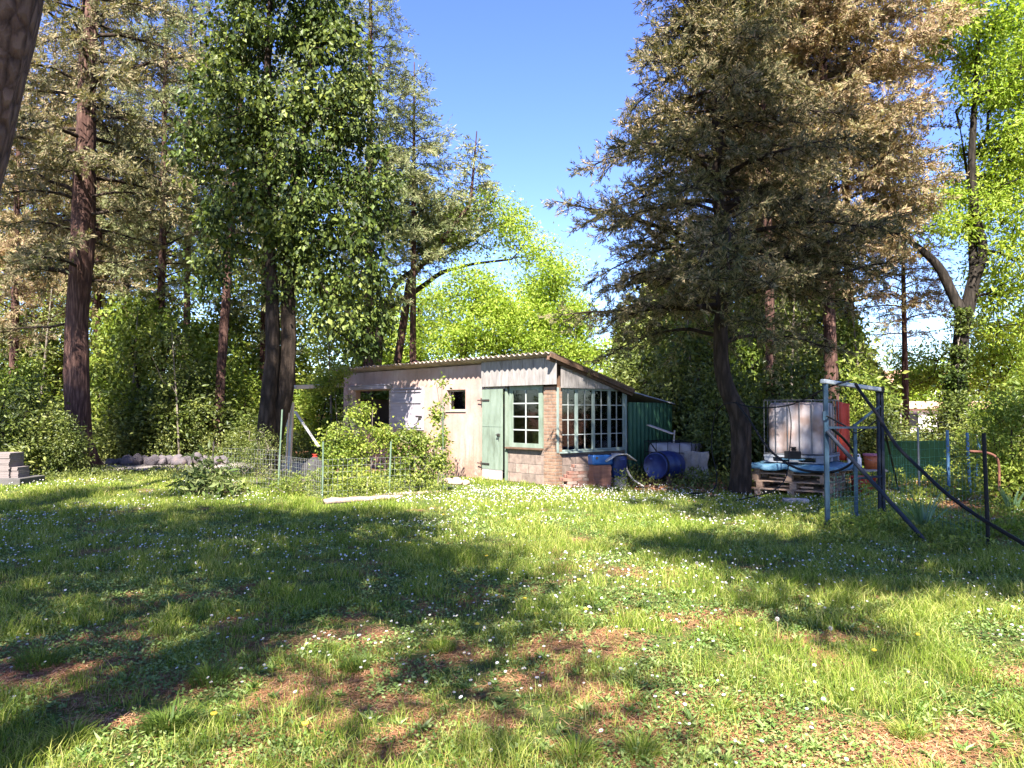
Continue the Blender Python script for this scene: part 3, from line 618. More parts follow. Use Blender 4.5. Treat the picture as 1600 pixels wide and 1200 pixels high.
# door: pale green metal leaf, ajar
dr = MB(); dr.b2(0, .77, -.03, 0, .25, 2.10); dr.b2(.0, .77, -.036, -.0305, 1.235, 1.245)
for x_ in (.015, .745): dr.b2(x_ - .012, x_ + .012, -.034, -.0305, .26, 2.09)
door = MB(); door = dr.build('door', GREEN, shed, bevel=.003); door.location = (-2.35, -.035, 0); door.rotation_euler = (0, 0, R(-4))
MB().b2(0.01, .76, -.025, -.005, .02, .248).build('kick_board', pmat('bare_grey_board', (.25, .22, .22), (.38, .34, .33), 5, .8), door)
for z_ in (.37, 1.85):
    h = MB(); h.b2(.0, .30, -.046, -.037, z_ - .018, z_ + .018); h.tube([(-.02, -.04, z_ - .05), (-.02, -.04, z_ + .05)], .014); h.b2(-.17, -.02, -.045, -.035, z_ - .012, z_ + .012); h.build('hinge', IRON, door)
h = MB(); h.b2(.60, .70, -.052, -.037, 1.02, 1.08); h.tube([(.62, -.05, 1.05), (.62, -.09, 1.05), (.72, -.09, 1.05)], .011); h.tube([(.66, -.045, .98), (.66, -.045, .93)], .008); h.build('handle', IRON, door)
db = MB(); db.b2(-1.62, -1.545, .0, .12, 0, 2.12); db.build('door_jamb', GREEN, shed)
db = MB(); db.b2(-2.36, -1.62, .02, .12, 2.11, 2.16); db.build('door_head', WOODG, shed)
# shutter with its latch and the head board over the opening
f = MB(); x0, x1, z0, z1 = -6.24, -4.74, 1.10, 2.22
f.b2(x0, x0 + .07, -.035, -.001, z0, z1).b2(x1 - .07, x1, -.035, -.001, z0, z1).b2(x0 + .07, x1 - .07, -.03, -.001, z0, z0 + .05).b2(x0 + .07, x1 - .07, -.03, -.001, z1 - .04, z1)
fo = f.build('shutter_frame', MAUVE, shed, bevel=.003)
s_ = MB(); s_.b2(x0 + .08, x1 - .08, -.05, -.012, z0 + .06, 1.83).b2(x0 + .08, x1 - .08, -.045, -.012, 1.845, 2.09); s_.b2(x0 + .08, x1 - .08, -.075, -.051, 1.80, 1.86).b2(x0 + .075, x1 - .075, -.075, -.03, 2.095, 2.14)
so_ = s_.build('shutter', MAUVE, shed, bevel=.003)
l = MB(); l.b2(x1 - .30, x1 - .03, -.065, -.052, 1.45, 1.475); l.tube([(x1 - .14, -.07, 1.45), (x1 - .15, -.085, 1.36), (x1 - .22, -.085, 1.27), (x1 - .33, -.085, 1.24)], .011); l.b2(x1 - .17, x1 - .07, -.07, -.052, 1.38, 1.45); l.build('latch', IRON, so_)
hb = MB(); hb.b2(-8.22, -6.22, -.19, -.005, 2.20, 2.30); hb.b2(-8.2, -6.24, -.21, .02, 2.305, 2.33); hb.build('opening_head_board', MAUVE, shed, bevel=.004)
jb = MB(); jb.b2(-6.34, -6.245, -.02, .14, 1.12, 2.17); jb.build('opening_jamb', WOODG, shed)
# small window set back in the wall
sm = MB(); sm.b2(-3.79, -3.05, .10, .13, 1.60, 1.64).b2(-3.79, -3.05, .10, .13, 2.08, 2.12).b2(-3.79, -3.75, .10, .13, 1.64, 2.08).b2(-3.09, -3.05, .10, .13, 1.64, 2.08)
so_ = sm.build('small_window', WOODG, shed); MB().b2(-3.75, -3.09, .112, .118, 1.64, 2.08).build('pane', GLASS, so_)
MB().b2(-3.82, -3.02, -.03, .10, 1.58, 1.60).build('small_sill', pmat('yellow_sill', (.6, .42, .2), (.7, .55, .35), 9), shed)
MB().b2(-4.15, -3.75, -.10, 0, .92, .96).b2(-4.15, -3.78, -.12, -.10, .90, 1.0).build('wall_shelf', WOODG, shed)
# green sheet wall of the rear annex
gs = corr('green_side_wall', 0, 1.75, 0, 1.7, 0, 0, DGREEN, shed, pitch=.15, amp=.012); gs.rotation_euler = (R(90), 0, R(90)); gs.location = (.01, 2.41, .10)
MB().b2(-.1, .0, 2.41, 4.1, 0, .35).build('annex_base', BLOCK, shed)
# cowl on the roof
ch = MB(); ch.lathe([(.09, 0), (.09, .28), (.08, .30)], 12).lathe([(.17, .30), (.15, .34), (.05, .42), (.02, .44)], 12); ch.lathe([(.04, .28), (.04, .34)], 8)
c_ = ch.build('chimney', pmat('rusty_terracotta', (.30, .10, .06), (.42, .18, .11), 9, .8), shed); c_.location = (-6.35, .9, 2.60)
# shed contents
ORA = pmat('orange_card', (.55, .22, .05), (.70, .34, .10), 3, .7)
def shed_pt(x, y): return (.93 + .676 * x + .737 * y, 16.44 - .737 * x + .676 * y)
for (x_, y_, w_, d_, h_, lab) in ((-.42, .50, .42, .46, .30, 'orange box behind the first side window pane of the shed'), (-.42, 1.02, .40, .50, .34, 'orange box inside the shed, second from the brick corner')):
    p = shed_pt(x_, y_); e = empty('storage_box', (p[0], p[1], .70), math.atan2(-.737, .676), lab, 'box', 'orange boxes on the bench inside the shed')
    MB().b2(-w_ / 2, w_ / 2, -d_ / 2, d_ / 2, 0, h_ - .05).build('body', ORA, e, bevel=.01); MB().b2(-w_ / 2 - .01, w_ / 2 + .01, -d_ / 2 - .01, d_ / 2 + .01, h_ - .05, h_).build('lid', ORA, e, bevel=.01)
p = shed_pt(-.45, 1.25); e = empty('workbench', (p[0], p[1], 0), math.atan2(-.737, .676), 'wooden workbench just inside the shed side windows', 'bench')
MB().b2(-.25, .25, -1.0, 1.0, .66, .70).build('bench_top', WOODG, e)
for a_ in (-.9, .9):
    for b_ in (-.2, .2): MB().b2(b_ - .03, b_ + .03, a_ - .03, a_ + .03, 0.03, .66).build('leg', WOODG, e)
for (y_, r_, h_, lab, m_) in ((1.62, .09, .22, 'grey metal pot inside the third side window', IRON), (1.95, .16, .25, 'pale enamel tub inside the last side window', WPAINT)):
    p = shed_pt(-.42, y_); o = MB().lathe([(.01, 0.0), (r_ * .8, 0), (r_, h_), (r_ - .01, h_), (r_ * .78, .01)], 18).build('metal_pot', m_, None, smooth=True); o.location = (p[0], p[1], .70); tag(o, lab, 'pot')
# ------------------------------------------------------------ things by the shed
BK = pmat('old_brick', (.13, .06, .045), (.22, .11, .08), 6, .9, .6, .008, c3=(.27, .19, .15))
BK2 = pmat('dusty_brick', (.2, .15, .125), (.28, .2, .165), 6, .9, .6, .008)
BLUE = pmat('blue_plastic', (.003, .009, .055), (.006, .02, .11), 3, .45, .2, .003, c3=(.03, .06, .16), spec=.5)
BLUE2 = pmat('bright_blue_plastic', (.008, .055, .19), (.014, .085, .27), 5, .4, .1, .002)
BLACK = pmat('black_plastic', (.004, .004, .005), (.012, .012, .014), 9, .6, .1, .002, spec=.2)
rnd = random.Random(4)
me_b = MB().box((0, 0, .0325), (.22, .105, .065)); mb_ = me_b.build('brick_source', BK); brick_me = mb_.data; bpy.data.objects.remove(mb_)
brick_me2 = brick_me.copy(); brick_me2.materials.clear(); brick_me2.materials.append(BK2)
brz = math.atan2(-.737, .676) + R(90)
def brick(x, y, z, rz, me, lab, grp):
    o = bpy.data.objects.new('brick', me); COL.objects.link(o); o.location = (x, y, z); o.rotation_euler = (rnd.uniform(-.03, .03), rnd.uniform(-.03, .03), rz)
    bv = o.modifiers.new('bevel', 'BEVEL'); bv.width = .006; bv.segments = 1; tag(o, lab, 'brick', grp)
c0 = XD(902, 16.15); ex = Vector((.95, .30, 0)); ey = Vector((-.30, .95, 0)); rz0 = math.atan2(ex.y, ex.x)
for row in range(7):
    nb = 3 if row < 4 else (2 if row < 6 else 1)
    for k in range(nb):
        for q in range(2):
            off = (k - 1 + (3 - nb) * .6) * .232 + (.10 if row % 2 else 0) + rnd.uniform(-.015, .015)
            x_, y_ = c0[0] + ex.x * off + ey.x * q * .12, c0[1] + ex.y * off + ey.y * q * .12
            brick(x_, y_, row * .068, rz0 + rnd.uniform(-.06, .06), brick_me if rnd.random() < .6 else brick_me2, 'old brick in the %s course from the ground, %s, %s row of the stack' % (ORD[row], ('left', 'middle', 'right')[k], ('front', 'rear')[q]), 'bricks in the stack beside the shed')
# stack of thin roof tiles right of the bricks
tme = MB().box((0, 0, .011), (.40, .24, .020)); to = tme.build('tile_source', pmat('brown_clay', (.16, .07, .05), (.28, .13, .09), 8, .9, .5, .005)); tile_me = to.data; bpy.data.objects.remove(to)
c1 = XD(937, 16.1)
for row in range(21):
    o = bpy.data.objects.new('clay_tile', tile_me); COL.objects.link(o); o.location = (c1[0] + rnd.uniform(-.008, .008), c1[1] + rnd.uniform(-.008, .008), row * .0225); o.rotation_euler = (0, 0, rz0 + rnd.uniform(-.03, .03))
    tag(o, '%s thin dark clay tile from the ground in the stack below the blue can' % ORD[row], 'tile', 'clay tiles stacked right of the bricks')
# blue jerrycan lying on the tiles
e = empty('jerrycan', (c1[0] + .02, c1[1], .478), rz0 + R(2), 'bright blue plastic can lying on the clay tile stack', 'jerrycan')
MB().b2(-.25, .22, -.13, .13, 0, .21).build('body', BLUE2, e, bevel=.035)
MB().tube([(-.16, -.132, .15), (-.16, -.15, .15)], .028, 10).build('cap', IRON, e); MB().b2(-.22, .2, -.10, .10, .205, .235).build('rim', BLACK, e, bevel=.01)
# blue bin on a log section with a grey sheet over it
c2 = XD(966, 16.2); lg = empty('log_section', (c2[0] + .03, c2[1], 0), 0, 'short grey upright log carrying the blue bin', 'log')
BARKG = barkmat('grey_log_bark', (.10, .09, .08), (.26, .23, .2), (.4, .37, .33))
LGT = pmat('cut_wood', (.35, .26, .17), (.5, .4, .28), 12, .9)
MB().lathe([(.15, 0), (.145, .12), (.15, .2)], 20).build('bark', BARKG, lg, smooth=False)
MB().lathe([(.135, .201), (.13, .206)], 20).build('cut_face', LGT, lg)
e = empty('blue_bin', (c2[0], c2[1], .208), rz0, 'tall dark blue plastic bin standing on a log by the shed corner', 'bin')
MB().lathe([(.14, 0), (.16, .02), (.178, .42), (.185, .46), (.17, .462), (.15, .03), (.13, .015)], 24).build('body', BLUE, e, smooth=True)
MB().b2(-.06, .06, -.19, -.165, .36, .40).build('handle', BLUE, e, bevel=.008)
GS = pmat('grey_rubber_sheet', (.22, .21, .2), (.36, .34, .32), 6, .8)
n_ = 14; V = []; 
for i in range(n_ + 1):
    u = i / n_ * 2 - 1
    for j in range(9):
        v_ = j / 8 * 2 - 1; V.append((u * .34, v_ * .22, .06 - .10 * max(0, abs(u) - .35) ** 1 * 2 + .012 * math.sin(6 * v_ + 3 * u)))
Fs = [(i * 9 + j, i * 9 + j + 1, (i + 1) * 9 + j + 1, (i + 1) * 9 + j) for i in range(n_) for j in range(8)]
mm = MB(); mm.add(V, Fs); o = mm.build('grey_sheet', GS, None, smooth=True); sd = o.modifiers.new('s', 'SOLIDIFY'); sd.thickness = .012; o.location = (c2[0] - .02, c2[1], .625); o.rotation_euler = (0, 0, rz0); tag(o, 'curled grey rubber sheet lying over the blue bin', 'sheet')
# small IBC in its black cage behind the blue barrel
def ibc(name, loc, rz, lab, h, wx, wy, cagemat, palmat, botmat, bars, rails, simple=False, wrap=False):
    e = empty(name, loc, rz, lab, 'tank')
    pb_ = MB(); pb_.b2(-wx / 2, wx / 2, -wy / 2, wy / 2, .10, .14)
    for a_ in (-1, 0, 1):
        for b_ in (-1, 0, 1): pb_.b2(a_ * (wx / 2 - .09) - .08, a_ * (wx / 2 - .09) + .08, b_ * (wy / 2 - .07) - .06, b_ * (wy / 2 - .07) + .06, 0.015, .10)
    pb_.b2(-wx / 2, wx / 2, -wy / 2, -wy / 2 + .1, 0, .015).b2(-wx / 2, wx / 2, wy / 2 - .1, wy / 2, 0, .015); pb_.build('pallet_base', palmat, e)
    # ribbed plastic bottle
    k = 40; Vb = []; 
    def rr(s):   # rounded square outline with shallow ribs
        out = []; n = 96
        for i in range(n):
            a = 2 * math.pi * i / n; c, s_ = math.cos(a), math.sin(a); p = 8; r = (abs(c) ** p + abs(s_) ** p) ** (-1 / p)
            x, y = c * r, s_ * r; rib = .018 * (math.cos((x if abs(y) > abs(x) else y) * math.pi * 4.0) > .3) if max(abs(x), abs(y)) > .97 else 0
            out.append(((wx / 2 - .045 - rib) * s * x, (wy / 2 - .045 - rib) * s * y))
        return out
    levels = [(.15, .93), (.18, .99), (.3, 1), (h * .5, 1), (h - .18, 1), (h - .10, .98), (h - .05, .92), (h - .04, .5), (h - .04, .05)]
    V = [(x, y, z) for z, s in levels for x, y in rr(s)]; n = 96
    Fl = [(i * n + j, i * n + (j + 1) % n, (i + 1) * n + (j + 1) % n, (i + 1) * n + j) for i in range(len(levels) - 1) for j in range(n)] + [tuple(range(n))[::-1], tuple((len(levels) - 1) * n + j for j in range(n))]
    mb2 = MB(); mb2.add(V, Fl); mb2.build('bottle', botmat, e, smooth=True)
    MB().lathe([(.10, h - .045), (.10, h + .0), (.085, h + .01), (.01, h + .01)], 16).build('lid', BLACK, e)
    cg = MB(); x, y = wx / 2 - .012, wy / 2 - .012
    for i in range(bars + 1):
        a = -x + 2 * x * i / bars
        for s in (-1, 1): cg.tube([(a, s * y, .14), (a, s * y, h)], .009, 6)
    for i in range(1, bars):
        a = -y + 2 * y * i / bars
        for s in (-1, 1): cg.tube([(s * x, a, .14), (s * x, a, h)], .009, 6)
    for i in range(rails + 1):
        z = .16 + (h - .16) * i / rails; cg.tube([(-x, -y, z), (x, -y, z), (x, y, z), (-x, y, z), (-x, -y, z)], .011 if i in (0, rails) else .008, 6)
    cg.build('cage', cagemat, e)
    v_ = MB(); v_.tube([(0, -wy / 2 + .05, .25), (0, -wy / 2 - .02, .25)], .04, 10).tube([(0, -wy / 2 - .01, .25), (0, -wy / 2 - .03, .22), (0, -wy / 2 - .03, .16)], .03, 10).b2(-.06, .06, -wy / 2 - .05, -wy / 2 - .035, .28, .30); v_.build('valve', BLACK, e)
    return e
WHP = leafmat('milky_plastic', [(.44, .43, .48), (.48, .47, .52)], .25, .35, 2.2, .4, tint=(1, 1, 1), ncol=(.6, .52, .46))
DIRTP = leafmat('dirty_milky_plastic', [(.38, .345, .355), (.42, .385, .395)], .2, .4, 2.2, .3, tint=(1, .95, .9), ncol=(.50, .34, .25))
GALV = pmat('galvanised_steel', (.16, .16, .16), (.28, .28, .28), 10, .45, .1, .002, metal=.7)
c3 = XD(1055, 17.9); ibc('small_water_tank', (c3[0], c3[1], .0), R(-34), 'low whitish plastic water tank in a black cage behind the blue barrel', .90, 1.15, .95, BLACK, BLACK, WHP, 4, 3)
# old pale cloth hanging over its right side
CL = pmat('stained_cloth', (.16, .13, .11), (.34, .30, .27), 5, .9, .5, .01)
V = []; n_, m_ = 14, 16
for i in range(n_ + 1):
    for j in range(m_ + 1):
        u, v_ = i / n_, j / m_; V.append((u * .55 - .27 + .02 * math.sin(9 * v_), -.03 - .03 * math.sin(u * 17 + v_ * 2) - .03 * (1 - v_), v_ * .62 + .012 * math.sin(u * 7)))
mm = MB(); mm.add(V, [(i * (m_ + 1) + j, i * (m_ + 1) + j + 1, (i + 1) * (m_ + 1) + j + 1, (i + 1) * (m_ + 1) + j) for i in range(n_) for j in range(m_)])
o = mm.build('cloth', CL, None, smooth=True); o.modifiers.new('s', 'SOLIDIFY').thickness = .006; c = XD(1087, 17.15); o.location = (c[0], c[1], .08); o.rotation_euler = (0, 0, R(-30)); tag(o, 'stained pale cloth draped against the low caged tank', 'cloth')
# blue barrel lying on its side, end towards the lawn
c4 = XD(1038, 16.75); e = empty('blue_barrel', (c4[0], c4[1], .42), 0, 'big dark blue plastic barrel lying on its side, lid towards the lawn', 'barrel')
ax = Vector((-.62, -.78, 0.02)).normalized(); M = ax.to_track_quat('Z', 'X').to_matrix()
MB().lathe([(.265, -.44), (.285, -.42), (.285, -.38), (.295, -.36), (.305, -.15), (.315, -.12), (.305, -.09), (.31, 0), (.305, .10), (.315, .13), (.305, .16), (.29, .36), (.285, .40), (.28, .44), (.262, .445), (.258, .42), (.05, .415)], 36, M).build('body', BLUE, e, smooth=True)
MB().lathe([(.292, .365), (.305, .37), (.305, .40), (.292, .405)], 36, M).build('lid_ring', BLACK, e, smooth=True)
MB().lathe([(.03, .415), (.035, .44), (.01, .445)], 14, M, c=M @ Vector((.14, .10, 0))).build('bung', BLUE, e)
st = empty('barrel_cradle', (c4[0], c4[1], 0), math.atan2(ax.y, ax.x), 'low dark wooden cradle below the blue barrel', 'cradle')
for a_ in (-.28, .28): MB().b2(a_ - .04, a_ + .04, -.3, .3, 0, .10).build('beam', WOODD, st); 
for a_ in (-.28, .28):
    for s in (-1, 1): MB().box((a_, s * .24, .15), (.08, .08, .14)).build('chock', WOODD, st)
# perforated metal plank leaning on the green wall
p0, p1 = W(1013, 664, 18.0), W(1052, 678, 17.6); o = MB().bar(p0, p1, .16, .02).build('shelf_plank', pmat('bleached_plank', (.4, .32, .27), (.6, .5, .43), 8), None, bevel=.004); tag(o, 'bleached plank sticking out from the green sheet wall', 'plank')
o = MB().bar(W(1054, 672, 17.65), W(1052, 700, 17.65), .04, .03).build('plank_prop', WOODG); tag(o, 'short grey upright stick under the end of the bleached plank', 'stick')
# hoses between the bin and the tank
def hose(px, r, mat, name, lab, cat='hose', n=8):
    P = np.array([W(*q) for q in px]); P[:, 2] = np.maximum(P[:, 2], r + .01); t = np.arange(len(P)); tt = np.linspace(0, len(P) - 1, (len(P) - 1) * 8 + 1)
    # catmull-rom
    Q = []
    for u in tt:
        i = min(int(u), len(P) - 2); f = u - i; p0 = P[max(i - 1, 0)]; p1 = P[i]; p2 = P[i + 1]; p3 = P[min(i + 2, len(P) - 1)]
        Q.append(.5 * (2 * p1 + (p2 - p0) * f + (2 * p0 - 5 * p1 + 4 * p2 - p3) * f * f + (3 * p1 - p0 - 3 * p2 + p3) * f ** 3))
    o = MB().tube([Vector(q) for q in Q], r, n).build(name, mat, None, smooth=True); return tag(o, lab, cat)
HG = pmat('grey_hose', (.25, .23, .21), (.38, .35, .32), 9, .6)
hose([(974, 718, 16.3), (980, 735, 16.2), (990, 750, 16.1), (1006, 762, 16.0)], .022, HG, 'grey_hose', 'thick pale hose hanging from the bin down to the grass')
hose([(976, 722, 16.5), (978, 742, 16.35), (986, 756, 16.2), (1000, 766, 15.9), (1012, 766, 15.9)], .018, BLACK, 'black_hose', 'dark hose looped on the ground between bin and barrel')
hose([(1013, 688, 17.6), (1022, 700, 17.4), (1030, 712, 17.3)], .014, BLACK, 'black_strap', 'short black strap hanging over the low caged tank', 'strap')

# ------------------------------------------------------------ big tank on pallets
PW = pmat('pallet_wood', (.14, .085, .06), (.26, .17, .12), 6, .9, .5, .006, sc3=(1, 5, 3), c3=(.34, .25, .18))
ct = XD(1252, 14.75); rzt = R(-36)
def pallet(z, dz, lab):
    e = empty('pallet', (ct[0] - .05 + dz[0], ct[1] + dz[1], z), rzt + dz[2], lab, 'pallet', 'wooden pallets stacked under the big tank')
    d = MB(); 
    for i in range(7): y = -.6 + .05 + i * 1.1 / 6; d.b2(-.72, .72, y - .048, y + .048, .122, .144)
    d.build('top_deck', PW, e, bevel=.003)
    for s in (-1, 0, 1):
        r = MB(); x = s * .62
        r.b2(x - .06, x + .06, -.6, .6, .100, .121)
        for b_ in (-1, 0, 1): r.b2(x - .06, x + .06, b_ * .53 - .07, b_ * .53 + .07, .021, .0995)
        r.b2(x - .06, x + .06, -.6, .6, 0, .0205); r.build('runner', PW, e, bevel=.003)
for i, (lab, d) in enumerate((('lowest dark wooden pallet on the ground under the big tank', (0, 0, 0)), ('second wooden pallet from the ground under the big tank', (.03, .0, .02)), ('third wooden pallet from the ground under the big tank', (-.02, .02, -.02)), ('topmost wooden pallet covered by the blue tarpaulin', (0, .0, .01)))):
    pallet(i * .146, d, lab)
TARP = pmat('blue_tarp', (.035, .10, .16), (.06, .145, .22), 5, .6, .4, .02, c3=(.11, .2, .27))
V = []; n_ = 40; top = .59; hw, hd = .80, .66
for i in range(n_ + 1):
    for j in range(n_ + 1):
        u, v_ = i / n_ * 2 - 1, j / n_ * 2 - 1; sk = .09 + .05 * vn(np.array([u * 3]), np.array([v_ * 3]), .6, 77)[0]
        x, y = u * (hw + sk), v_ * (hd + sk); dx, dy = max(0, abs(x) - hw), max(0, abs(y) - hd); z = top - (dx + dy) * 1.0 + .012 * math.sin(9 * u + 4 * v_) + .02 * (vn(np.array([u]), np.array([v_]), .3, 78)[0] - .5)
        x = math.copysign(min(abs(x), hw + .012 + dx * .15 + .015 * math.sin(v_ * 23)), x); y = math.copysign(min(abs(y), hd + .012 + dy * .15 + .015 * math.sin(u * 21)), y); V.append((x, y, z))
mm = MB(); mm.add(V, [(i * (n_ + 1) + j, (i + 1) * (n_ + 1) + j, (i + 1) * (n_ + 1) + j + 1, i * (n_ + 1) + j + 1) for i in range(n_) for j in range(n_)])
o = mm.build('tarpaulin', TARP, None, smooth=True); o.modifiers.new('s', 'SOLIDIFY').thickness = .004; o.location = (ct[0] - .05, ct[1], 0.02); o.rotation_euler = (0, 0, rzt); tag(o, 'crumpled light blue tarpaulin spread over the pallets', 'tarpaulin')
ibc('large_water_tank', (ct[0] + .03, ct[1] + .08, .632), rzt, 'large dirty whitish water tank in a grey cage on stacked pallets', 1.17, 1.12, 1.1, pmat('dark_cage_steel', (.06, .06, .065), (.14, .14, .145), 9, .5, metal=.5), pmat('grey_tank_pallet', (.12, .13, .15), (.22, .23, .26), 5, .7), DIRTP, 5, 1)
e = empty('tap_box', (ct[0] - .38, ct[1] - .55, .64), rzt, 'small dark valve hood at the foot of the large tank', 'hood')
MB().b2(-.14, .14, -.05, .05, .08, .22).build('hood', BLACK, e, bevel=.01); MB().b2(-.2, .2, -.06, .06, .06, .078).build('ledge', TARP, e)
o = MB().box((0, 0, .04), (.42, .2, .08)).build('concrete_block', pmat('grey_concrete', (.2, .18, .17), (.36, .33, .31), 7, .95, .6, .01), None, bevel=.01); g_ = G(1243, 786); o.location = (g_[0], g_[1], 0.0); o.rotation_euler = (0, 0, R(-10)); tag(o, 'low grey concrete block lying on grass before the pallets', 'concrete block')
# chopped wood pieces between the pallets
CW = pmat('split_wood', (.35, .20, .13), (.5, .32, .2), 9, .9)
for i in range(14):
    a = rnd.uniform(-.55, .6); lay = rnd.choice([0, 1]); p = Matrix.Rotation(rzt, 3, 'Z') @ Vector((a, -.52 + rnd.uniform(0, .1), 0)); o = MB().bar((-.11, 0, 0), (.11, 0, .0), .035, .03).build('firewood_piece', CW, None); o.location = (ct[0] + p.x, ct[1] + p.y, .146 * lay + .045 + .146); o.rotation_euler = (0, 0, rzt + rnd.uniform(-.7, .7)); tag(o, 'short split wood piece pushed between the pallets', 'firewood', 'firewood between the pallets')
# red-orange sheet standing behind the tank
ORS = pmat('orange_red_sheet', (.52, .05, .02), (.66, .09, .045), 3, .6)
p0 = W(1309, 720, 15.3); p1 = W(1316, 720, 15.5)
V = []; n_ = 8
for i in range(n_ + 1):
    for j in range(9): u, v_ = i / n_, j / 8; V.append((p0[0] + (p1[0] - p0[0]) * u + .06 * u, p0[1] + .03 * math.sin(u * 9 + v_ * 2), .62 + v_ * 1.17 - .05 * u * v_))
mm = MB(); mm.add(V, [(i * 9 + j, (i + 1) * 9 + j, (i + 1) * 9 + j + 1, i * 9 + j + 1) for i in range(n_) for j in range(8)]); o = mm.build('orange_sheet', ORS, None, smooth=True); o.modifiers.new('s', 'SOLIDIFY').thickness = .01; tag(o, 'bright orange-red sheet hanging upright behind the large tank', 'sheet')
# red crate, orange bucket, white canister
RED = pmat('red_plastic', (.36, .02, .015), (.45, .04, .03), 5, .5); ORG = pmat('orange_plastic', (.42, .10, .03), (.5, .14, .04), 5, .5); WP = pmat('white_plastic', (.6, .58, .55), (.78, .75, .7), 5, .5)
e = empty('trestle_table', (*XD(1350, 15.3), 0), R(-20), 'pale low trestle table behind the tank carrying an orange bucket', 'table')
MB().b2(-.48, .38, -.25, .25, .42, .45).build('table_top', WOODG, e)
for a_ in (-.4, .32):
    for b_ in (-.2, .2): MB().b2(a_ - .02, a_ + .02, b_ - .02, b_ + .02, 0, .42).build('leg', WOODG, e)
c = XD(1361, 15.3); e = empty('orange_bucket', (c[0], c[1], .452), 0, 'bright orange bucket with a pink rim on the low table', 'bucket')
MB().lathe([(.13, 0), (.16, .26), (.15, .26), (.12, .01)], 20).build('body', ORG, e, smooth=True); MB().lathe([(.168, .255), (.175, .27), (.168, .30), (.15, .30)], 20).build('rim', pmat('pink_rim', (.4, .12, .15), (.45, .16, .2), 5), e, smooth=True)
MB().tube([(.165 * math.cos(a), -.02 - .12 * math.sin(a), .26 - .1 * math.sin(a)) for a in np.linspace(0, math.pi, 12)], .004, 5).build('handle', GALV, e)
c = XD(1333, 15.2); e = empty('white_canister', (c[0], c[1], .452), R(-20), 'white plastic canister standing left of the orange bucket', 'canister')
MB().b2(-.13, .13, -.10, .10, 0, .24).build('body', WP, e, bevel=.03); MB().tube([(-.06, 0, .24), (-.06, 0, .29)], .03, 10).build('cap', RED, e); MB().tube([(0, 0, .24), (.0, 0, .29), (.1, 0, .29), (.1, 0, .23)], .014, 6).build('handle', WP, e)
c = XD(1347, 14.6); e = empty('red_tub', (c[0], c[1], 0), 0, 'red plastic tub standing on the ground below the orange bucket', 'tub')
MB().lathe([(.17, 0), (.23, .34), (.24, .35), (.21, .35), (.155, .02)], 22).build('body', RED, e, smooth=True); MB().lathe([(.235, .34), (.255, .345), (.255, .36), (.23, .365)], 22).build('rim', RED, e, smooth=True)

# ------------------------------------------------------------ blue frame, poles, wires
SB = pmat('shaded_blue_steel', (.010, .028, .05), (.022, .05, .08), 5, .5, .2, .003, metal=.2, c3=(.04, .065, .09)); DB = pmat('dark_blue_steel', (.003, .006, .014), (.007, .013, .026), 6, .75, .2, .003)  # frame blue darkened, its shade put into the colour
GB = pmat('grey_white_tube', (.26, .28, .28), (.40, .42, .41), 6, .45, .1, .002, metal=.2)
pa = G(1293, 832); pbk = G(1378, 812); pc = G(1338, 815)
PA = Vector((pa[0], pa[1], 0)); PC = Vector((pbk[0], pbk[1], 0)); PB_ = Vector((pc[0], pc[1], 0))
e = empty('steel_frame', PA, 0, 'blue steel post frame with a grey top tube left of the wire fence', 'frame')
def loc(o): o.location = (0, 0, 0); return o
def rel(v): return v - PA
Z = lambda v, z: Vector((v.x, v.y, z)) - PA
hA, hC, hB = W(1290, 600, pa[1])[2], W(1377, 612, pbk[1])[2], W(1337, 662, pc[1])[2]
MB().box(Z(PA, hA / 2), (.058, .045, hA)).build('post', SB, e, bevel=.004)
MB().box(Z(PC, hC / 2) + Vector((-.03, 0, 0)), (.035, .05, hC)).box(Z(PC, hC / 2) + Vector((.035, .02, 0)), (.045, .05, hC + .01)).build('post', DB, e, bevel=.004)
MB().box(Z(PB_, hB / 2), (.045, .045, hB)).build('post', SB, e, bevel=.004)
MB().bar(Z(PA, hA + .035) + Vector((-.06, -.05, 0)), Z(PC, hC + .03), .07, .06).build('top_bar', GB, e, bevel=.012)
zc = W(1290, 668, pa[1])[2]; MB().bar(Z(PA, zc) + Vector((.03, 0.01, 0)), Z(PC, W(1378, 668, pbk[1])[2]) + Vector((-.06, 0, 0)), .03).build('crossbar', SB, e)
MB().bar(Z(PB_, W(1338, 748, pc[1])[2]), Z(PC, W(1378, 744, pbk[1])[2]), .03).build('crossbar', DB, e)
MB().bar(Z(PB_, hB - .02), Z(PC, W(1374, 634, pbk[1])[2]), .028).build('brace', SB, e)
MB().box(Z(PC, hC + .03) + Vector((0, 0, .0)), (.11, .09, .09)).build('bracket', BLACK, e, bevel=.01)
MB().box(Z(PA, W(1290, 650, pa[1])[2]) + Vector((-.035, -.03, 0)), (.04, .03, .12)).build('bracket', SB, e, bevel=.005)
MB().box(Z(PA, .06), (.08, .06, .12)).build('foot_plate', DB, e, bevel=.005)
def pole(name, p, q, r, mat, lab, cat='pole'): return tag(MB().tube([Vector(p), Vector(q)], r, 10).build(name, mat), lab, cat)
g1 = G(1450, 850); pole('leaning_pole', W(1292, 674, pa[1] - .05), (g1[0], g1[1], 0), .026, DB, 'straight dark pole leaning from the frame post down to the grass')
hose([(1337, 600, 10.6), (1346, 614, 10.4), (1372, 650, 10.0), (1400, 695, 9.6), (1440, 735, 9.2), (1480, 772, 8.9), (1530, 808, 8.6), (1600, 850, 7.6), (1680, 900, 6.6)], .022, BLACK, 'black_pipe', 'long black flexible pipe curving from the grey top tube to the right edge', 'pipe')
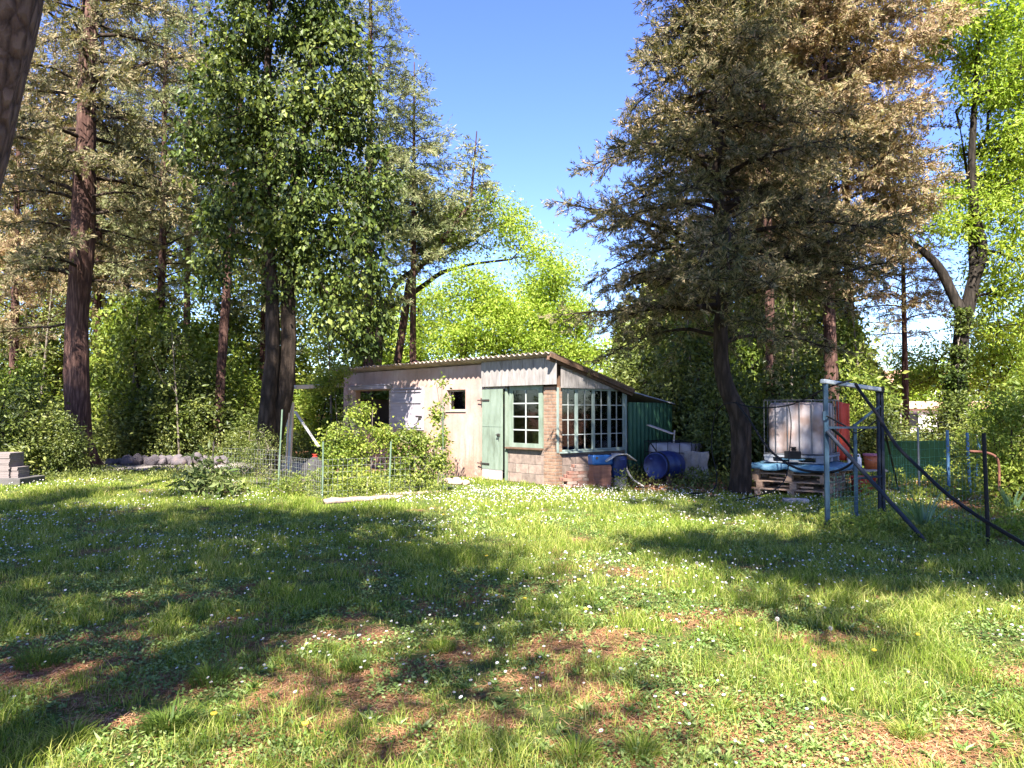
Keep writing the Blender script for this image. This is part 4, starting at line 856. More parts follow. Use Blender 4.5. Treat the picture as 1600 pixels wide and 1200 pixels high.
g2 = G(1545, 862); tp_ = W(1537, 677, g2[1]); pole('fence_stake', (g2[0], g2[1], 0), tp_, .022, BLACK, 'slim black stake standing alone near the right edge', 'stake')
pole('prop_pole', W(1384, 680, pbk[1] + .1), (*G(1405, 770), 0), .016, BLACK, 'thin black prop leaning behind the double frame post')
# cables around the conifer trunk and over the tank
hose([(1150, 628, 14.2), (1170, 655, 14.0), (1200, 700, 13.6), (1235, 727, 13.2), (1270, 737, 12.9), (1310, 735, 12.6), (1336, 716, 12.3), (1322, 690, 12.0), (1300, 670, 10.4)], .02, BLACK, 'thick_cable', 'thick black cable sagging from the tree across the large tank', 'cable')
hose([(1147, 629, 14.2), (1165, 634, 14.1), (1200, 637, 13.9), (1240, 631, 13.2), (1290, 607, 10.5), (1330, 594, 10.6)], .012, BLACK, 'thin_cable', 'thin black cable running from the tree up to the grey tube', 'cable')
hose([(1147, 629, 14.2), (1128, 634, 14.5), (1116, 655, 14.8), (1112, 700, 14.9), (1120, 745, 14.8), (1110, 768, 14.6), (1070, 770, 14.7)], .012, BLACK, 'hanging_cable', 'black cable hanging left of the conifer trunk to the ground', 'cable')
hose([(1232, 632, 13.7), (1236, 660, 13.6), (1234, 700, 13.5), (1228, 745, 13.2), (1205, 768, 13.0), (1150, 782, 13.4)], .010, BLACK, 'dangling_cable', 'thin black cable dangling down the front of the large tank', 'cable')
hose([(1292, 650, 10.1), (1318, 664, 10.5), (1340, 676, 11.2), (1372, 655, 11.2)], .011, BLACK, 'tie_rope', 'dark rope tied between the blue frame posts', 'rope')
# wire fences
WIREG = pmat('green_coated_wire', (.03, .11, .085), (.06, .18, .14), 6, .5); WIRE = pmat('grey_wire', (.3, .32, .3), (.45, .46, .44), 6, .5, metal=.5)
def wire_panel(p, q, h, mat, lab, nx_=None, nz_=8, r=.0024, z0=.03, cat='wire fence', sag=.0, name='wire_mesh'):
    p = Vector((p[0], p[1], 0)); q = Vector((q[0], q[1], 0)); L = (q - p).length; nx_ = nx_ or int(L / .09); mb = MB(); d = (q - p).normalized(); rr_ = random.Random(int(L * 100))
    for i in range(nx_ + 1): a = p.lerp(q, i / nx_); mb.tube([a + Vector((0, 0, z0)), a + Vector((rr_.uniform(-.01, .01), rr_.uniform(-.015, .015), h))], r * .8, 4, False)
    for j in range(nz_ + 1):
        z = z0 + (h - z0) * j / nz_; mb.tube([p.lerp(q, i / 8) + Vector((0, 0, z + sag * math.sin(i * 1.3 + j))) for i in range(9)], r, 4, False)
    o = mb.build(name, mat); tag(o, lab, cat); return o
LBP = pmat('sunlit_blue_post', (.05, .12, .22), (.10, .20, .32), 8, .6); f0 = XD(1392, 14.2); f1 = XD(1480, 14.3); f2 = XD(1511, 14.4); f3 = XD(1530, 15.2)  # fence posts get a lighter copy of the blue, sunlight put into the colour
wire_panel(f0, f1, 1.18, WIREG, 'green wire mesh fence between the dark posts and the first blue post', sag=.012)
wire_panel(f1 + np.array([.04, 0]), f3, 1.15, WIREG, 'green wire mesh fence right of the first blue post', sag=.012)
wire_panel((pa[0] + .05, pa[1] + .02), (pbk[0] - .08, pbk[1]), .72, WIREG, 'green mesh filling the low part of the blue frame', nz_=9, nx_=14, sag=.015, r=.0017, name='frame_mesh', cat='mesh')
wire_panel((pbk[0] + .1, pbk[1]), (g2[0], g2[1] + .05), .95, WIREG, 'sagging thin wire fence between the frame and the black stake', nz_=6, nx_=26, sag=.02, r=.002)
for (px, D_, ln, top, lab, m_) in ((1480, 14.3, 0, 672, 'straight sunlit blue fence post left of the other two', SB), (1511, 14.4, 2, 676, 'sunlit blue fence post in the middle of the three', SB), (1530, 15.2, -8, 685, 'leaning blue fence post right of the other two', SB), (1434, 14.25, 0, 668, 'grey thin fence post in the green wire fence', GALV)):
    a = XD(px + ln, D_); b_ = W(px, top, D_); pole('fence_post', (a[0], a[1], 0), b_, .028 if m_ is SB else .02, LBP if m_ is SB else m_, lab, 'fence post')
# green screen panel behind the fence, hedge shade put into its near-black colour
scr = empty('screen_fence', (*XD(1435, 17.5), 0), R(3), 'green screen with hedge shade put into its colour, behind the wire fence', 'screen')
MB().b2(-.95, .65, -.01, .01, .05, .92).build('screen_cloth', pmat('shaded_green_screen_cloth', (.002, .007, .004), (.004, .012, .007), 9, 1, spec=.03), scr)
for a_ in (-.97, .67): MB().b2(a_ - .02, a_ + .02, -.02, .02, 0, 1.0).build('post', WOODD, scr)
hose([(1515, 705, 12.5), (1540, 707, 12.4), (1556, 714, 12.3), (1561, 730, 12.3), (1561, 768, 12.3)], .02, pmat('rusty_tube', (.12, .045, .025), (.2, .08, .05), 7, .8), 'rusty_tube', 'bent rusty tube sticking out of the right shrub', 'tube')
# overhead wires at the right, with pole far away
for k, (za, zb) in enumerate(((452, 470), (468, 484), (485, 492))):
    a, b_ = W(1330, 505 + 18 * k, 60), W(1640, za + 12 * k, 45); P = [Vector(a).lerp(Vector(b_), i / 12) - Vector((0, 0, .5 * math.sin(math.pi * i / 12))) for i in range(13)]
    o = MB().tube(P, .022, 4).build('overhead_line', BLACK); tag(o, ('top', 'middle', 'lowest')[k] + ' dark overhead line crossing the sky behind the forked tree', 'overhead line')

# ------------------------------------------------------------ garden plot in front of the shed
STK = pmat('stake_green', (.06, .10, .07), (.13, .18, .12), 7, .8)
LOG = pmat('pinkish_rough_stone', (.17, .11, .09), (.26, .185, .155), 4, .9, .8, .02, c3=(.33, .25, .22))
for (a, b_, D1, D2, r, lab) in ((508, 628, 13.3, 14.0, .085, 'thick pale rounded stone edging the left front of the planted bed'), (600, 690, 14.4, 15.0, .06, 'thinner pale rounded stone edging the right front of the planted bed')):
    P0 = Vector((*XD(a, D1), r * .6)); P1 = Vector((*XD(b_, D2), r * .8)); pts = [P0.lerp(P1, i / 9) + Vector((0, .02 * math.sin(i), .008 * math.sin(2.2 * i))) for i in range(10)]
    rr = [r * (1 - .25 * i / 9 + .05 * math.sin(i * 2.1)) for i in range(10)]; rr[0] *= .8; o = MB().tube(pts, rr, 14).build('edging_stone', LOG, None, smooth=True); o.scale = (1, 1, .7); tag(o, lab, 'stone edging')
for (px, yb, yt, D_, r, m_, lab, lean) in ((436, 760, 640, 15.6, .016, STK, 'greenish stake standing before the white post', 5), (447, 742, 645, 16.4, .016, IRON, 'thin dark stake beside the greenish stake', 5), (505, 785, 690, 13.9, .014, STK, 'short greenish stake at the left corner of the bed', 0),
      (609, 775, 690, 14.6, .016, STK, 'green stake in the middle front of the bed', 2), (693, 770, 625, 15.0, .008, STK, 'tall thin bamboo cane at the right end of the bed', -1), (574, 775, 745, 14.2, .01, WOODG, 'very short dry cane near the thick pale edging', 1), (333, 735, 690, 17.5, .02, IRON, 'dark thin stake above the cut branches', 1)):
    a = XD(px, D_); b_ = W(px + lean, yt, D_); pole('garden_stake', (a[0], a[1], 0), b_, r, m_, lab, 'stake')
wire_panel(XD(350, 16.6), XD(436, 15.6), .8, WIRE, 'fine grey wire netting left of the greenish stake', r=.0016, nz_=8, cat='netting'); wire_panel(XD(437, 15.6), XD(505, 13.9), .7, WIRE, 'fine grey wire netting between the two greenish stakes', r=.0016, nz_=7, cat='netting')
wire_panel(XD(506, 13.9), XD(609, 14.6), .72, WIRE, 'low wire netting along the front of the planted bed', r=.0018, nz_=6, cat='netting'); wire_panel(XD(610, 14.6), XD(694, 15.0), .72, WIRE, 'low wire netting at the right part of the planted bed', r=.0018, nz_=6, cat='netting')
#
WB = pmat('white_timber', (.42, .39, .36), (.58, .55, .52), 5, .7, .2, .003, sc3=(1, 1, .4))
c = XD(453, 19.5); e = empty('white_timber_frame', (c[0], c[1], 0), 0, 'white painted post with a beam reaching to the shed roof', 'frame')
V3 = lambda px, py, D_: Vector(W(px, py, D_)) - Vector((c[0], c[1], 0))
MB().bar((-.03, 0, 0), V3(455, 628, 19.5), .16, .12).build('post', WB, e, bevel=.006); MB().bar(V3(460, 605, 19.4), V3(537, 602, 22.6), .10, .10).build('beam', WB, e, bevel=.006)
MB().bar((-.03, -.1, 1.2), V3(458, 604, 19.4), .09, .05).build('upper_post', WB, e, bevel=.004)
MB().bar(V3(461, 643, 19.4), V3(498, 698, 19.0), .07, .03).build('brace', WB, e, bevel=.004)
# pot or hat-like red item and grey net sack in the bed
c = XD(493, 16.8); e = empty('net_sack', (c[0], c[1], 0), 0, 'grey dark-meshed sack with a red tie beside the bed', 'sack')
MB().lathe([(.05, 0), (.24, .03), (.30, .22), (.27, .42), (.12, .55), (.06, .6)], 18).build('sack_body', pmat('grey_net', (.012, .011, .011), (.05, .045, .045), 18, .9, .8, .02), e, smooth=True); MB().lathe([(.05, .58), (.06, .6), (.035, .64), (.07, .66)], 12).build('tie', RED, e, smooth=True)
# stones at the foot of the shed wall and the row of rocks behind the path
def rock(seed, s):
    r_ = np.random.default_rng(seed); import bmesh
    bm = bmesh.new(); bmesh.ops.create_icosphere(bm, subdivisions=3, radius=1)
    pl = [(rvec(r_, 1)[0], .62 + .3 * r_.random()) for _ in range(9)]
    for v in bm.verts:
        p = np.array(v.co)
        for n, d in pl:
            k = p @ n
            if k > d: p = p - n * (k - d) * .92
        p *= 1 + .05 * (r_.random() - .5); v.co = Vector(p * np.array(s))
    me = bpy.data.meshes.new('rock'); bm.to_mesh(me); bm.free(); return me
ROCK = pmat('grey_lilac_rock', (.045, .038, .042), (.095, .08, .086), 4, .95, .7, .02, c3=(.16, .115, .10)); STN = pmat('sandy_stone', (.26, .18, .14), (.36, .27, .21), 5, .95, .6, .02)
descr = ['flat grey rock', 'tall pointed lilac rock', 'small rounded rock', 'wide dark rock', 'reddish squat rock']
xs_ = [176, 190, 203, 214, 228, 240, 253, 266, 281, 294, 309, 322, 336, 349]
for i, px in enumerate(xs_):
    D_ = 22.6 + .25 * math.sin(i * 2.1); r_ = rnd.random(); s = (.20 + .09 * r_, .17, .15 + .10 * rnd.random()); me = rock(200 + i, s); me.materials.append(ROCK); o = bpy.data.objects.new('rock', me); COL.objects.link(o); c = XD(px, D_); o.location = (c[0], c[1], s[2] * .55); o.rotation_euler = (0, 0, rnd.random() * 6)
    tag(o, descr[i % 5] + ', number %s of the row by the gravel counted from the left' % ('one two three four five six seven eight nine ten eleven twelve thirteen fourteen'.split()[i]), 'rock', 'rocks edging the gravel path')
for i, (px, D_, s, lab) in enumerate(((702, 16.9, .13, 'rounded sandy stone at the foot of the pink wall'), (714, 16.8, .15, 'biggest sandy stone near the pink wall, beside the bed cane'), (727, 16.8, .10, 'small sandy stone nearest to the green door'))):
    me = rock(300 + i, (s * 1.1, s, s * .7)); me.materials.append(STN); o = bpy.data.objects.new('stone', me); COL.objects.link(o); c = XD(px, D_); o.location = (c[0], c[1], s * .4); tag(o, lab, 'stone', 'stones at the foot of the shed')
# stacked pale pavers at the left edge
SLAB = pmat('pale_paver', (.13, .105, .098), (.20, .165, .155), 6, .9, .4, .006)
def gslab(px, D_): return XD(px, D_)
o = MB().box((0, 0, .075), (1.7, .9, .15)).build('plinth_slab', pmat('grey_plinth', (.06, .055, .05), (.10, .09, .085), 5, .9, .5), None, bevel=.015); c = XD(-6, 17.0); o.location = (c[0], c[1], 0); tag(o, 'low grey concrete plinth under the stacked pavers', 'plinth')
sl_ = MB().box((0, 0, .018), (.46, .5, .036)).build('src', SLAB); sme = sl_.data; bpy.data.objects.remove(sl_)
for col_, (px, n_, lab) in enumerate(((-22, 14, 'pale thin paver in the tall stack at the left edge'), (12, 14, 'pale thin paver in the middle stack on the plinth'), (37, 6, 'pale thin paver in the lowest stack nearest the shrub'))):
    for k in range(n_):
        o = bpy.data.objects.new('paver', sme); COL.objects.link(o); c = XD(px, 16.9); o.location = (c[0] + rnd.uniform(-.012, .012) - (.08 if col_ == 2 else 0), c[1] + rnd.uniform(-.012, .012) + col_ * .0, .152 + k * .0385); o.rotation_euler = (0, 0, rnd.uniform(-.02, .02)); o.scale = (1, 1, 1) if col_ < 2 else (.5, .8, 1)
        tag(o, lab.replace('pale thin paver', ORD[k] + ' pale thin paver from the plinth'), 'paver', ('pavers in the left stack', 'pavers in the middle stack', 'pavers in the low stack')[col_])
c = XD(90, 20.6); e = empty('green_bin', (c[0], c[1], 0), 0, 'turquoise green plastic bin half hidden behind the left shrub', 'bin')
GRP = pmat('turquoise_plastic', (.02, .35, .22), (.05, .5, .34), 4, .5); MB().lathe([(.16, 0), (.22, .8), (.2, .8), (.15, .03)], 20).build('body', GRP, e, smooth=True); MB().lathe([(.23, .8), (.24, .84), (.1, .9), (.02, .91)], 20).build('lid', WP, e, smooth=True)

# ------------------------------------------------------------ houses far behind
HW = pmat('white_render', (.62, .58, .55), (.75, .72, .68), 1.5, .9); HR = pmat('clay_roof', (.42, .20, .12), (.58, .34, .22), 3, .9, .5, .02)
def house(px, D_, w_, d_, h_, rz, roofh, lab, wins, flat=False, z0=0.):
    c = XD(px, D_); e = empty('house', (c[0], c[1], z0), rz, lab, 'house', None)
    MB().b2(-w_ / 2, w_ / 2, -d_ / 2, d_ / 2, 0, h_).build('walls', HW, e)
    m_ = MB(); o_ = .35; V = [(-w_ / 2 - o_, -d_ / 2 - o_, h_), (w_ / 2 + o_, -d_ / 2 - o_, h_), (w_ / 2 + o_, d_ / 2 + o_, h_), (-w_ / 2 - o_, d_ / 2 + o_, h_), (-w_ / 2 - o_, 0, h_ + roofh), (w_ / 2 + o_, 0, h_ + roofh)]
    V = [(x, y, z + .003) for x, y, z in V]; m_.add(V, [(0, 1, 5, 4), (2, 3, 4, 5), (0, 4, 3), (1, 2, 5), (0, 3, 2, 1)]); m_.build('roof', HR, e)
    for (x, z, ww, hh) in wins: o = MB().b2(x - ww / 2, x + ww / 2, -d_ / 2 - .04, -d_ / 2 - .003, z, z + hh).build('window', MAUVE, e); MB().b2(x - ww / 2 + .06, x + ww / 2 - .06, -d_ / 2 - .05, -d_ / 2 - .042, z + .06, z + hh - .06).build('pane', BLACK, o)
    return e
house(1455, 46, 8.5, 5, 1.72, R(4), .45, 'low white outbuilding with a clay roof behind the right fence', [(-2.9, .6, 1.1, .9), (-.9, .5, .8, 1.0), (1.4, .6, 2.0, 1.0), (3.3, .6, .9, .9)])
house(1425, 110, 14, 8, 5.4, R(-8), 2.0, 'far pinkish house with a tiled roof showing above the trees', [(-4, 3, 1.2, 1.4), (0, 3, 1.2, 1.4), (4, 3, 1.2, 1.4)])
# ------------------------------------------------------------ trees and shrubs
BR_RED = barkmat('red_brown_bark', (.022, .011, .009), (.065, .033, .026), (.14, .08, .062), sz=(14, 14, 1.6))
BR_ASH = barkmat('ash_bark', (.006, .005, .004), (.017, .013, .010), (.038, .03, .024), sz=(9, 9, 2))
BR_PINE = barkmat('pine_bark', (.03, .017, .011), (.12, .07, .05), (.20, .125, .09), sz=(15, 15, 8), strength=1, dist=.05, vk=1.3, nk=.3)
BR_GREY = barkmat('grey_bark', (.045, .037, .03), (.13, .105, .085), (.24, .20, .16), sz=(9, 9, 2))
BR_DARK = barkmat('dark_bark', (.010, .007, .005), (.027, .018, .013), (.06, .042, .031), sz=(9, 9, 2))
LF_BROWN = leafmat('brown_cypress_foliage', [(.15, .10, .055), (.24, .165, .09), (.32, .225, .13), (.40, .29, .18), (.22, .20, .09)], .22, .7, .45, .1, tint=(1.1, 1, .6))
LF_BROWN2 = leafmat('sunlit_brown_cypress_foliage', [(.22, .14, .085), (.36, .24, .15), (.48, .34, .23), (.34, .28, .14), (.28, .25, .11)], .25, .7, .5, .1, tint=(1.1, 1, .6))  # lighter copy of the brown foliage, sunlight put into its colour
LF_OLIVE = leafmat('olive_cypress_foliage', [(.09, .09, .045), (.15, .14, .07), (.22, .185, .10), (.28, .21, .125), (.34, .26, .17)], .25, .65, .5, .15)
LF_OLIVE2 = leafmat('grey_green_cypress_foliage', [(.15, .17, .07), (.23, .24, .11), (.30, .30, .15), (.34, .28, .17)], .25, .65, .5, .15)
LF_IVY = leafmat('glossy_dark_leaf', [(.028, .04, .014), (.045, .065, .018), (.07, .095, .022), (.11, .14, .03), (.17, .20, .045), (.25, .27, .07)], .3, .45, .6, .2, namt=.6)
LF_ASH = leafmat('fresh_ash_leaf', [(.22, .32, .03), (.30, .40, .045), (.38, .46, .07), (.46, .50, .10)], .5, .5, .4, .25, namt=.3)
LF_LIME = leafmat('lime_spring_leaf', [(.22, .32, .035), (.32, .42, .055), (.40, .47, .08), (.46, .50, .11)], .5, .5, .3, .25, namt=.25)
LF_SHRUB = leafmat('mid_green_shrub_leaf', [(.10, .14, .022), (.17, .21, .035), (.26, .30, .055), (.38, .38, .10)], .4, .45, .7, .3)
LF_YEL = leafmat('yellow_green_shrub_leaf', [(.16, .22, .03), (.25, .31, .045), (.34, .38, .07), (.40, .38, .08)], .45, .5, .7, .3)
LF_DARKS = leafmat('dark_shrub_leaf', [(.06, .08, .02), (.11, .13, .03), (.18, .20, .045), (.32, .32, .10)], .35, .42, .7, .35)
LF_BIG = leafmat('dark_cypress_foliage', [(.05, .058, .03), (.10, .098, .05), (.17, .145, .078), (.29, .22, .125), (.42, .31, .195)], .25, .7, .8, .1, namt=.5)
LF_PINE = leafmat('pine_needles', [(.05, .08, .025), (.08, .12, .04), (.12, .15, .05)], .2, .6, .5, .2)
def xy(px, D): return tuple(XD(px, D))
def tp(*pts):   # trunk path from (px, py, D, radius); the first point is put on the ground
    out = []
    for i, (px, py, D, r) in enumerate(pts):
        c = W(px, py, D); out.append((c[0], c[1], -.05 if i == 0 else c[2], r))
    return out
def lerpf(xs, ys): return lambda z: float(np.interp(z, xs, ys))

# --- the big dark conifer at the right
big = [(*G(1156, 772), -.05, .165), (*W(1156, 768, 14.7), .165)] + [(*W(px_, py_, 14.65), r_) for px_, py_, r_ in ((1157, 700, .16), (1155, 650, .16), (1148, 632, .165), (1134, 608, .155), (1127, 575, .145), (1126, 540, .135))] + tp((1126, 500, 14.6, .13), (1131, 460, 14.6, .12), (1130, 380, 14.6, .11), (1120, 300, 14.6, .1), (1124, 150, 14.6, .09), (1135, 0, 14.6, .075), (1140, -200, 14.6, .05), (1140, -420, 14.6, .02))
_b = W(1126, 500, 14.6); big = [p for p in big[:8]] + [(*_b, .13)] + big[9:]
conifer('cypress_tree', 'big dark spreading conifer with a kinked grey trunk beside the large tank', 'tree', big, lerpf([2.6, 3.4, 5, 7, 9, 12, 15], [2.2, 3.1, 3.1, 2.3, 1.8, 1.2, .4]), 2.8, 14.2, 165, BR_DARK, LF_BIG, seed=2, up=.22, sag=.40, gap=.076, fluff=.46, thin=.35, spray=.2, lw=.018, ll=.08, br=.045, M=17, zexp=.78, lump=.06, stump=[(*W(1158, 768, 14.62), .17), (*W(1159, 700, 14.62), .155), (*W(1159, 660, 14.6), .155), (*W(1157, 643, 14.6), .165), (*W(1150, 630, 14.6), .13), (*W(1145, 622, 14.62), .04)],
        extra=[(4.15, .12, 3.9, .38, .0, .09), (3.7, -.1, 3.2, .25, .05, .07), (4.6, math.pi - .15, 3.2, .5, .12, .06), (3.6, math.pi + .1, 3.3, -.02, .05, .06), (5.4, .5, 3.6, .45, .05, .07)])
# --- brown cypresses behind it
conifer('cypress_tree', 'tall sunlit brown cypress with a bare lower trunk right of the dark conifer', 'tree', [(*xy(1302, 20), -.05, .2)] + tp((1298, 500, 20, .15), (1294, 300, 20, .13), (1290, 0, 20, .1), (1290, -300, 20, .05), (1290, -420, 20, .02))[0:0] + [(xy(1298, 20)[0], 20, 4, .15), (xy(1293, 20)[0], 20, 9, .12), (xy(1291, 20)[0], 20, 15, .08), (xy(1291, 20)[0], 20, 21, .02)],
        lerpf([4.5, 5.5, 8, 12, 16, 20.5], [1.6, 3.0, 3.4, 3.2, 2.2, .4]), 4.6, 20.5, 190, BR_RED, LF_BROWN2, seed=3, up=.5, sag=.25, gap=.085, spray=.26, lw=.024, ll=.10, M=13)
conifer('cypress_tree', 'slim brown cypress whose thin trunk stands left of the large tank', 'tree', [(*xy(1206, 19), -.05, .14), (*xy(1204, 19), 5, .11), (*xy(1200, 19), 10, .08), (*xy(1200, 19), 18, .02)], lerpf([4.5, 6, 9, 13, 18], [.8, 1.6, 2.2, 2.2, .4]), 4.8, 17.5, 80, BR_RED, LF_BROWN, seed=4, up=.4, gap=.14, spray=.24, lw=.034, ll=.115)
conifer('cypress_tree', 'slim brown cypress with a thin straight trunk nearest to the forked tree', 'tree', [(*xy(1331, 23), -.05, .16), (*xy(1329, 23), 5, .13), (*xy(1326, 23), 10, .1), (*xy(1326, 23), 20, .02)], lerpf([4.5, 6, 10, 15, 20], [1.6, 2.6, 3.3, 2.6, .4]), 4.8, 19.5, 100, BR_RED, LF_BROWN2, seed=5, up=.35, gap=.15, spray=.25, lw=.038, ll=.125)
conifer('cypress_tree', 'tall dense brown cypress filling the sky above the dark conifer', 'tree', [(*xy(1215, 24), -.05, .2), (*xy(1215, 24), 8, .16), (*xy(1212, 24), 22, .03)], lerpf([7, 9, 13, 18, 22], [1.6, 2.8, 3.4, 2.6, .5]), 7, 21.5, 110, BR_RED, LF_BROWN, seed=6, up=.4, gap=.16, spray=.28, lw=.042, ll=.14)
# --- forked ash at the right
ash = [[(*xy(1492, 21), -.05, .24), (*W(1497, 600, 21), .21), (*W(1503, 520, 21), .20), (*W(1508, 485, 21), .19)],
       [(*W(1504, 492, 21), .15), (*W(1488, 460, 21), .13), (*W(1470, 420, 21), .12), (*W(1452, 400, 21), .10), (*W(1415, 372, 21), .07), (*W(1380, 345, 21), .03)],
       [(*W(1510, 490, 21), .18), (*W(1520, 440, 21), .16), (*W(1538, 395, 21), .13), (*W(1524, 330, 21), .10), (*W(1518, 250, 21), .09), (*W(1522, 180, 21), .08), (*W(1528, 80, 21), .05), (*W(1530, 0, 21), .03)],
       [(*W(1522, 430, 21), .12), (*W(1520, 380, 21.3), .11), (*W(1516, 300, 21.5), .05), (*W(1500, 200, 21.5), .015)]]
tree('ash_tree', 'tall forked tree with a dark trunk and bright green feathery crown at the right', 'tree', ash,
     [pb(1520, 30, 21, 55, 60, 2), pb(1585, 90, 21, 60, 100, 2), pb(1540, 140, 21, 45, 30, 1.5), pb(1590, 250, 21, 50, 80, 2), pb(1600, 400, 21, 60, 60, 2), pb(1500, 330, 21, 50, 40, 1.5), pb(1560, 330, 21, 40, 50, 1.5), pb(1478, 40, 21, 30, 50, 1.5), pb(1540, 250, 22, 40, 60, 2), pb(1500, -120, 21, 120, 100, 3), pb(1660, 100, 21, 80, 200, 3), pb(1570, 480, 21.5, 60, 50, 1.5)],
     640, 120, .26, .14, .048, BR_ASH, LF_ASH, seed=8, up=.4, maxr=.08, droop=.4, lump=.08)
# --- left: red-brown trunk
conifer('cypress_tree', 'tall conifer with a thick straight red-brown trunk at the left', 'tree', [(*G(137, 733), -.05, .29)] + [(*W(px, py, 20.8), r) for px, py, r in ((125, 690, .30), (121, 600, .30), (121, 500, .29), (128, 400, .30), (130, 300, .28), (134, 200, .25), (138, 100, .22), (142, 0, .19), (146, -150, .16), (148, -330, .05))],
        lerpf([4.5, 6, 9, 13, 17], [1.6, 2.6, 3.0, 2.6, .6]), 5, 16.5, 75, BR_RED, LF_OLIVE, seed=9, up=.25, sag=.35, gap=.15, spray=.25, lw=.036, ll=.12, br=.06, lump=.13, M=8, extra=[(5.3, math.pi + .1, 2.6, .35, .45, .09), (7.5, math.pi - .2, 2.6, .5, .1, .07), (8.2, -.1, 3.0, .1, .4, .06), (10.5, .1, 3.2, .5, .2, .07), (4.0, math.pi, 3.6, -.05, .1, .03)])
# --- near pine trunk at the left edge (its crown is over the lawn, above the frame)
ZP = [(-2.49, 2.9, -.05, .26), (-2.40, 2.9, 1.2, .235), (-2.27, 2.9, 2.2, .225), (-2.04, 2.9, 3.2, .215), (-1.90, 2.9, 4.2, .20), (-2.1, 2.4, 6.5, .17), (-3.2, 1.4, 9.5, .11), (-3.6, .8, 12, .05)]
def sh(X, D, h, r, rz=1.1):  # a crown lobe at height h whose shade falls on the ground point (X, D)
    k = h / math.tan(SUN_EL); return (X + math.sin(SUN_AZ) * k, D - math.cos(SUN_AZ) * k, h, r, r, rz)
def tall(name, label, path, blobs, n, seed, leafs=120, sig=.30, L=.2, Wd=.07):
    return tree(name, label, 'tree', [path], blobs, n, leafs, sig, L, Wd, BR_PINE, LF_PINE, seed=seed, maxr=.09, up=.2, flare=True, lump=.1)
tall('pine_tree', 'near pine with flaky grey bark leaning at the left edge', ZP,
     [sh(-2.6, 10.6, 8.5, 1.5), sh(-4.6, 11.2, 9.5, 1.7), sh(-6.6, 11.0, 9, 1.6), sh(-3.9, 9.0, 9, 1.6), sh(-1.6, 8.8, 8.5, 1.1), sh(-.7, 7.5, 9, .9), sh(-8.3, 12.0, 10, 1.5), sh(-5.6, 8.6, 10, 1.5), sh(-2.4, 7.5, 10, 1.0), sh(-.2, 6.7, 9.5, .45), sh(-7.4, 9.2, 11, 1.4)], 360, 10)
# trees standing behind the camera, whose shade dapples the lawn
tall('pine_tree', 'tall pine standing behind the viewpoint on the left', [(-5.5, -4.5, -.05, .24), (-5.3, -4.5, 5, .2), (-4.4, -4, 9, .14), (-3.5, -4, 12, .05)],
     [sh(-3.4, 6.4, 9.5, .7), sh(-4.6, 6.0, 10, .8), sh(-1.7, 5.9, 10, .5), sh(-2.2, 4.3, 10, .35), sh(-.3, 4.7, 9, .25), sh(-2.9, 5.0, 8, .35), sh(-6.0, 6.8, 9, 1.0), sh(-1.1, 3.7, 9, .22), sh(-8.5, 14.6, 14, .6), sh(-6.2, 14.9, 14, .4), sh(.7, 4.0, 9, .15), sh(-3.3, 5.3, 9, .3), sh(-1.9, 4.9, 9, .2)], 80, 12)
tall('pine_tree', 'tall pine standing behind the viewpoint on the right', [(5.8, -3.2, -.05, .25), (5.9, -3.0, 5, .2), (5.2, -2.5, 9, .15), (4.2, -2, 12, .05)],
     [sh(4.2, 8.4, 10, 1.3), sh(5.8, 8.9, 10.5, 1.4), sh(2.9, 8.6, 10, .8), sh(3.4, 7.7, 9.5, .5), sh(5.4, 7.6, 9, .7), sh(7.2, 9.6, 11, 1.3), sh(6.9, 7.9, 9.5, .8), sh(1.9, 9.3, 10.5, .4), sh(5.4, 10.8, 12, .9), sh(6.8, 11.6, 12, 1.0), sh(2.2, 5.9, 9, .25), sh(3.5, 12.9, 12, .8), sh(5.2, 13.2, 12.5, 1.0), sh(2.6, 14.4, 13, .5)], 300, 13)
tall('pine_tree', 'second tall pine standing behind the viewpoint at the far right', [(10.5, -1.5, -.05, .25), (10.2, -1.3, 6, .2), (9, -.5, 11, .15), (7, 0, 16, .05)],
     [sh(4.2, 16.4, 16, .8), sh(6.6, 17.0, 16.5, 1.3), sh(2.35, 18.7, 16, .5), sh(2.1, 16.7, 15, .4), sh(3.2, 17.4, 15.5, .5), sh(3.4, 17.8, 16, .8), sh(8.2, 15.2, 16, 1.2), sh(5.2, 19, 17, 1.2), sh(7.5, 19.5, 17, 1.2), sh(3.9, 15.0, 14, .7), sh(9.5, 12.5, 14, 1.0), sh(6.4, 14.6, 14, .8)], 300, 16)
tall('pine_tree', 'tallest pine, added unseen left of the viewpoint to shade the left trunks', [(-9, 3.5, -.05, .3), (-9, 3.5, 8, .22), (-9, 4.5, 14, .15), (-9, 6, 18, .05)],
     [sh(-11.6, 22.0, 17, .8), sh(-11.8, 24.5, 17.5, .8), sh(-12.2, 27, 18, .8), sh(-9.5, 20.5, 16, .7), sh(-6.8, 20.0, 16, .8), sh(-6.4, 22.0, 17, .7), sh(-13, 20, 16, 1.0), sh(-5.9, 25, 18, .5), sh(-5.75, 19.6, 15, .5), sh(-5.8, 21.2, 16, .5), sh(-5.7, 23, 17, .5)], 210, 17)  # unseen pine added so that its crown shades the left trunks
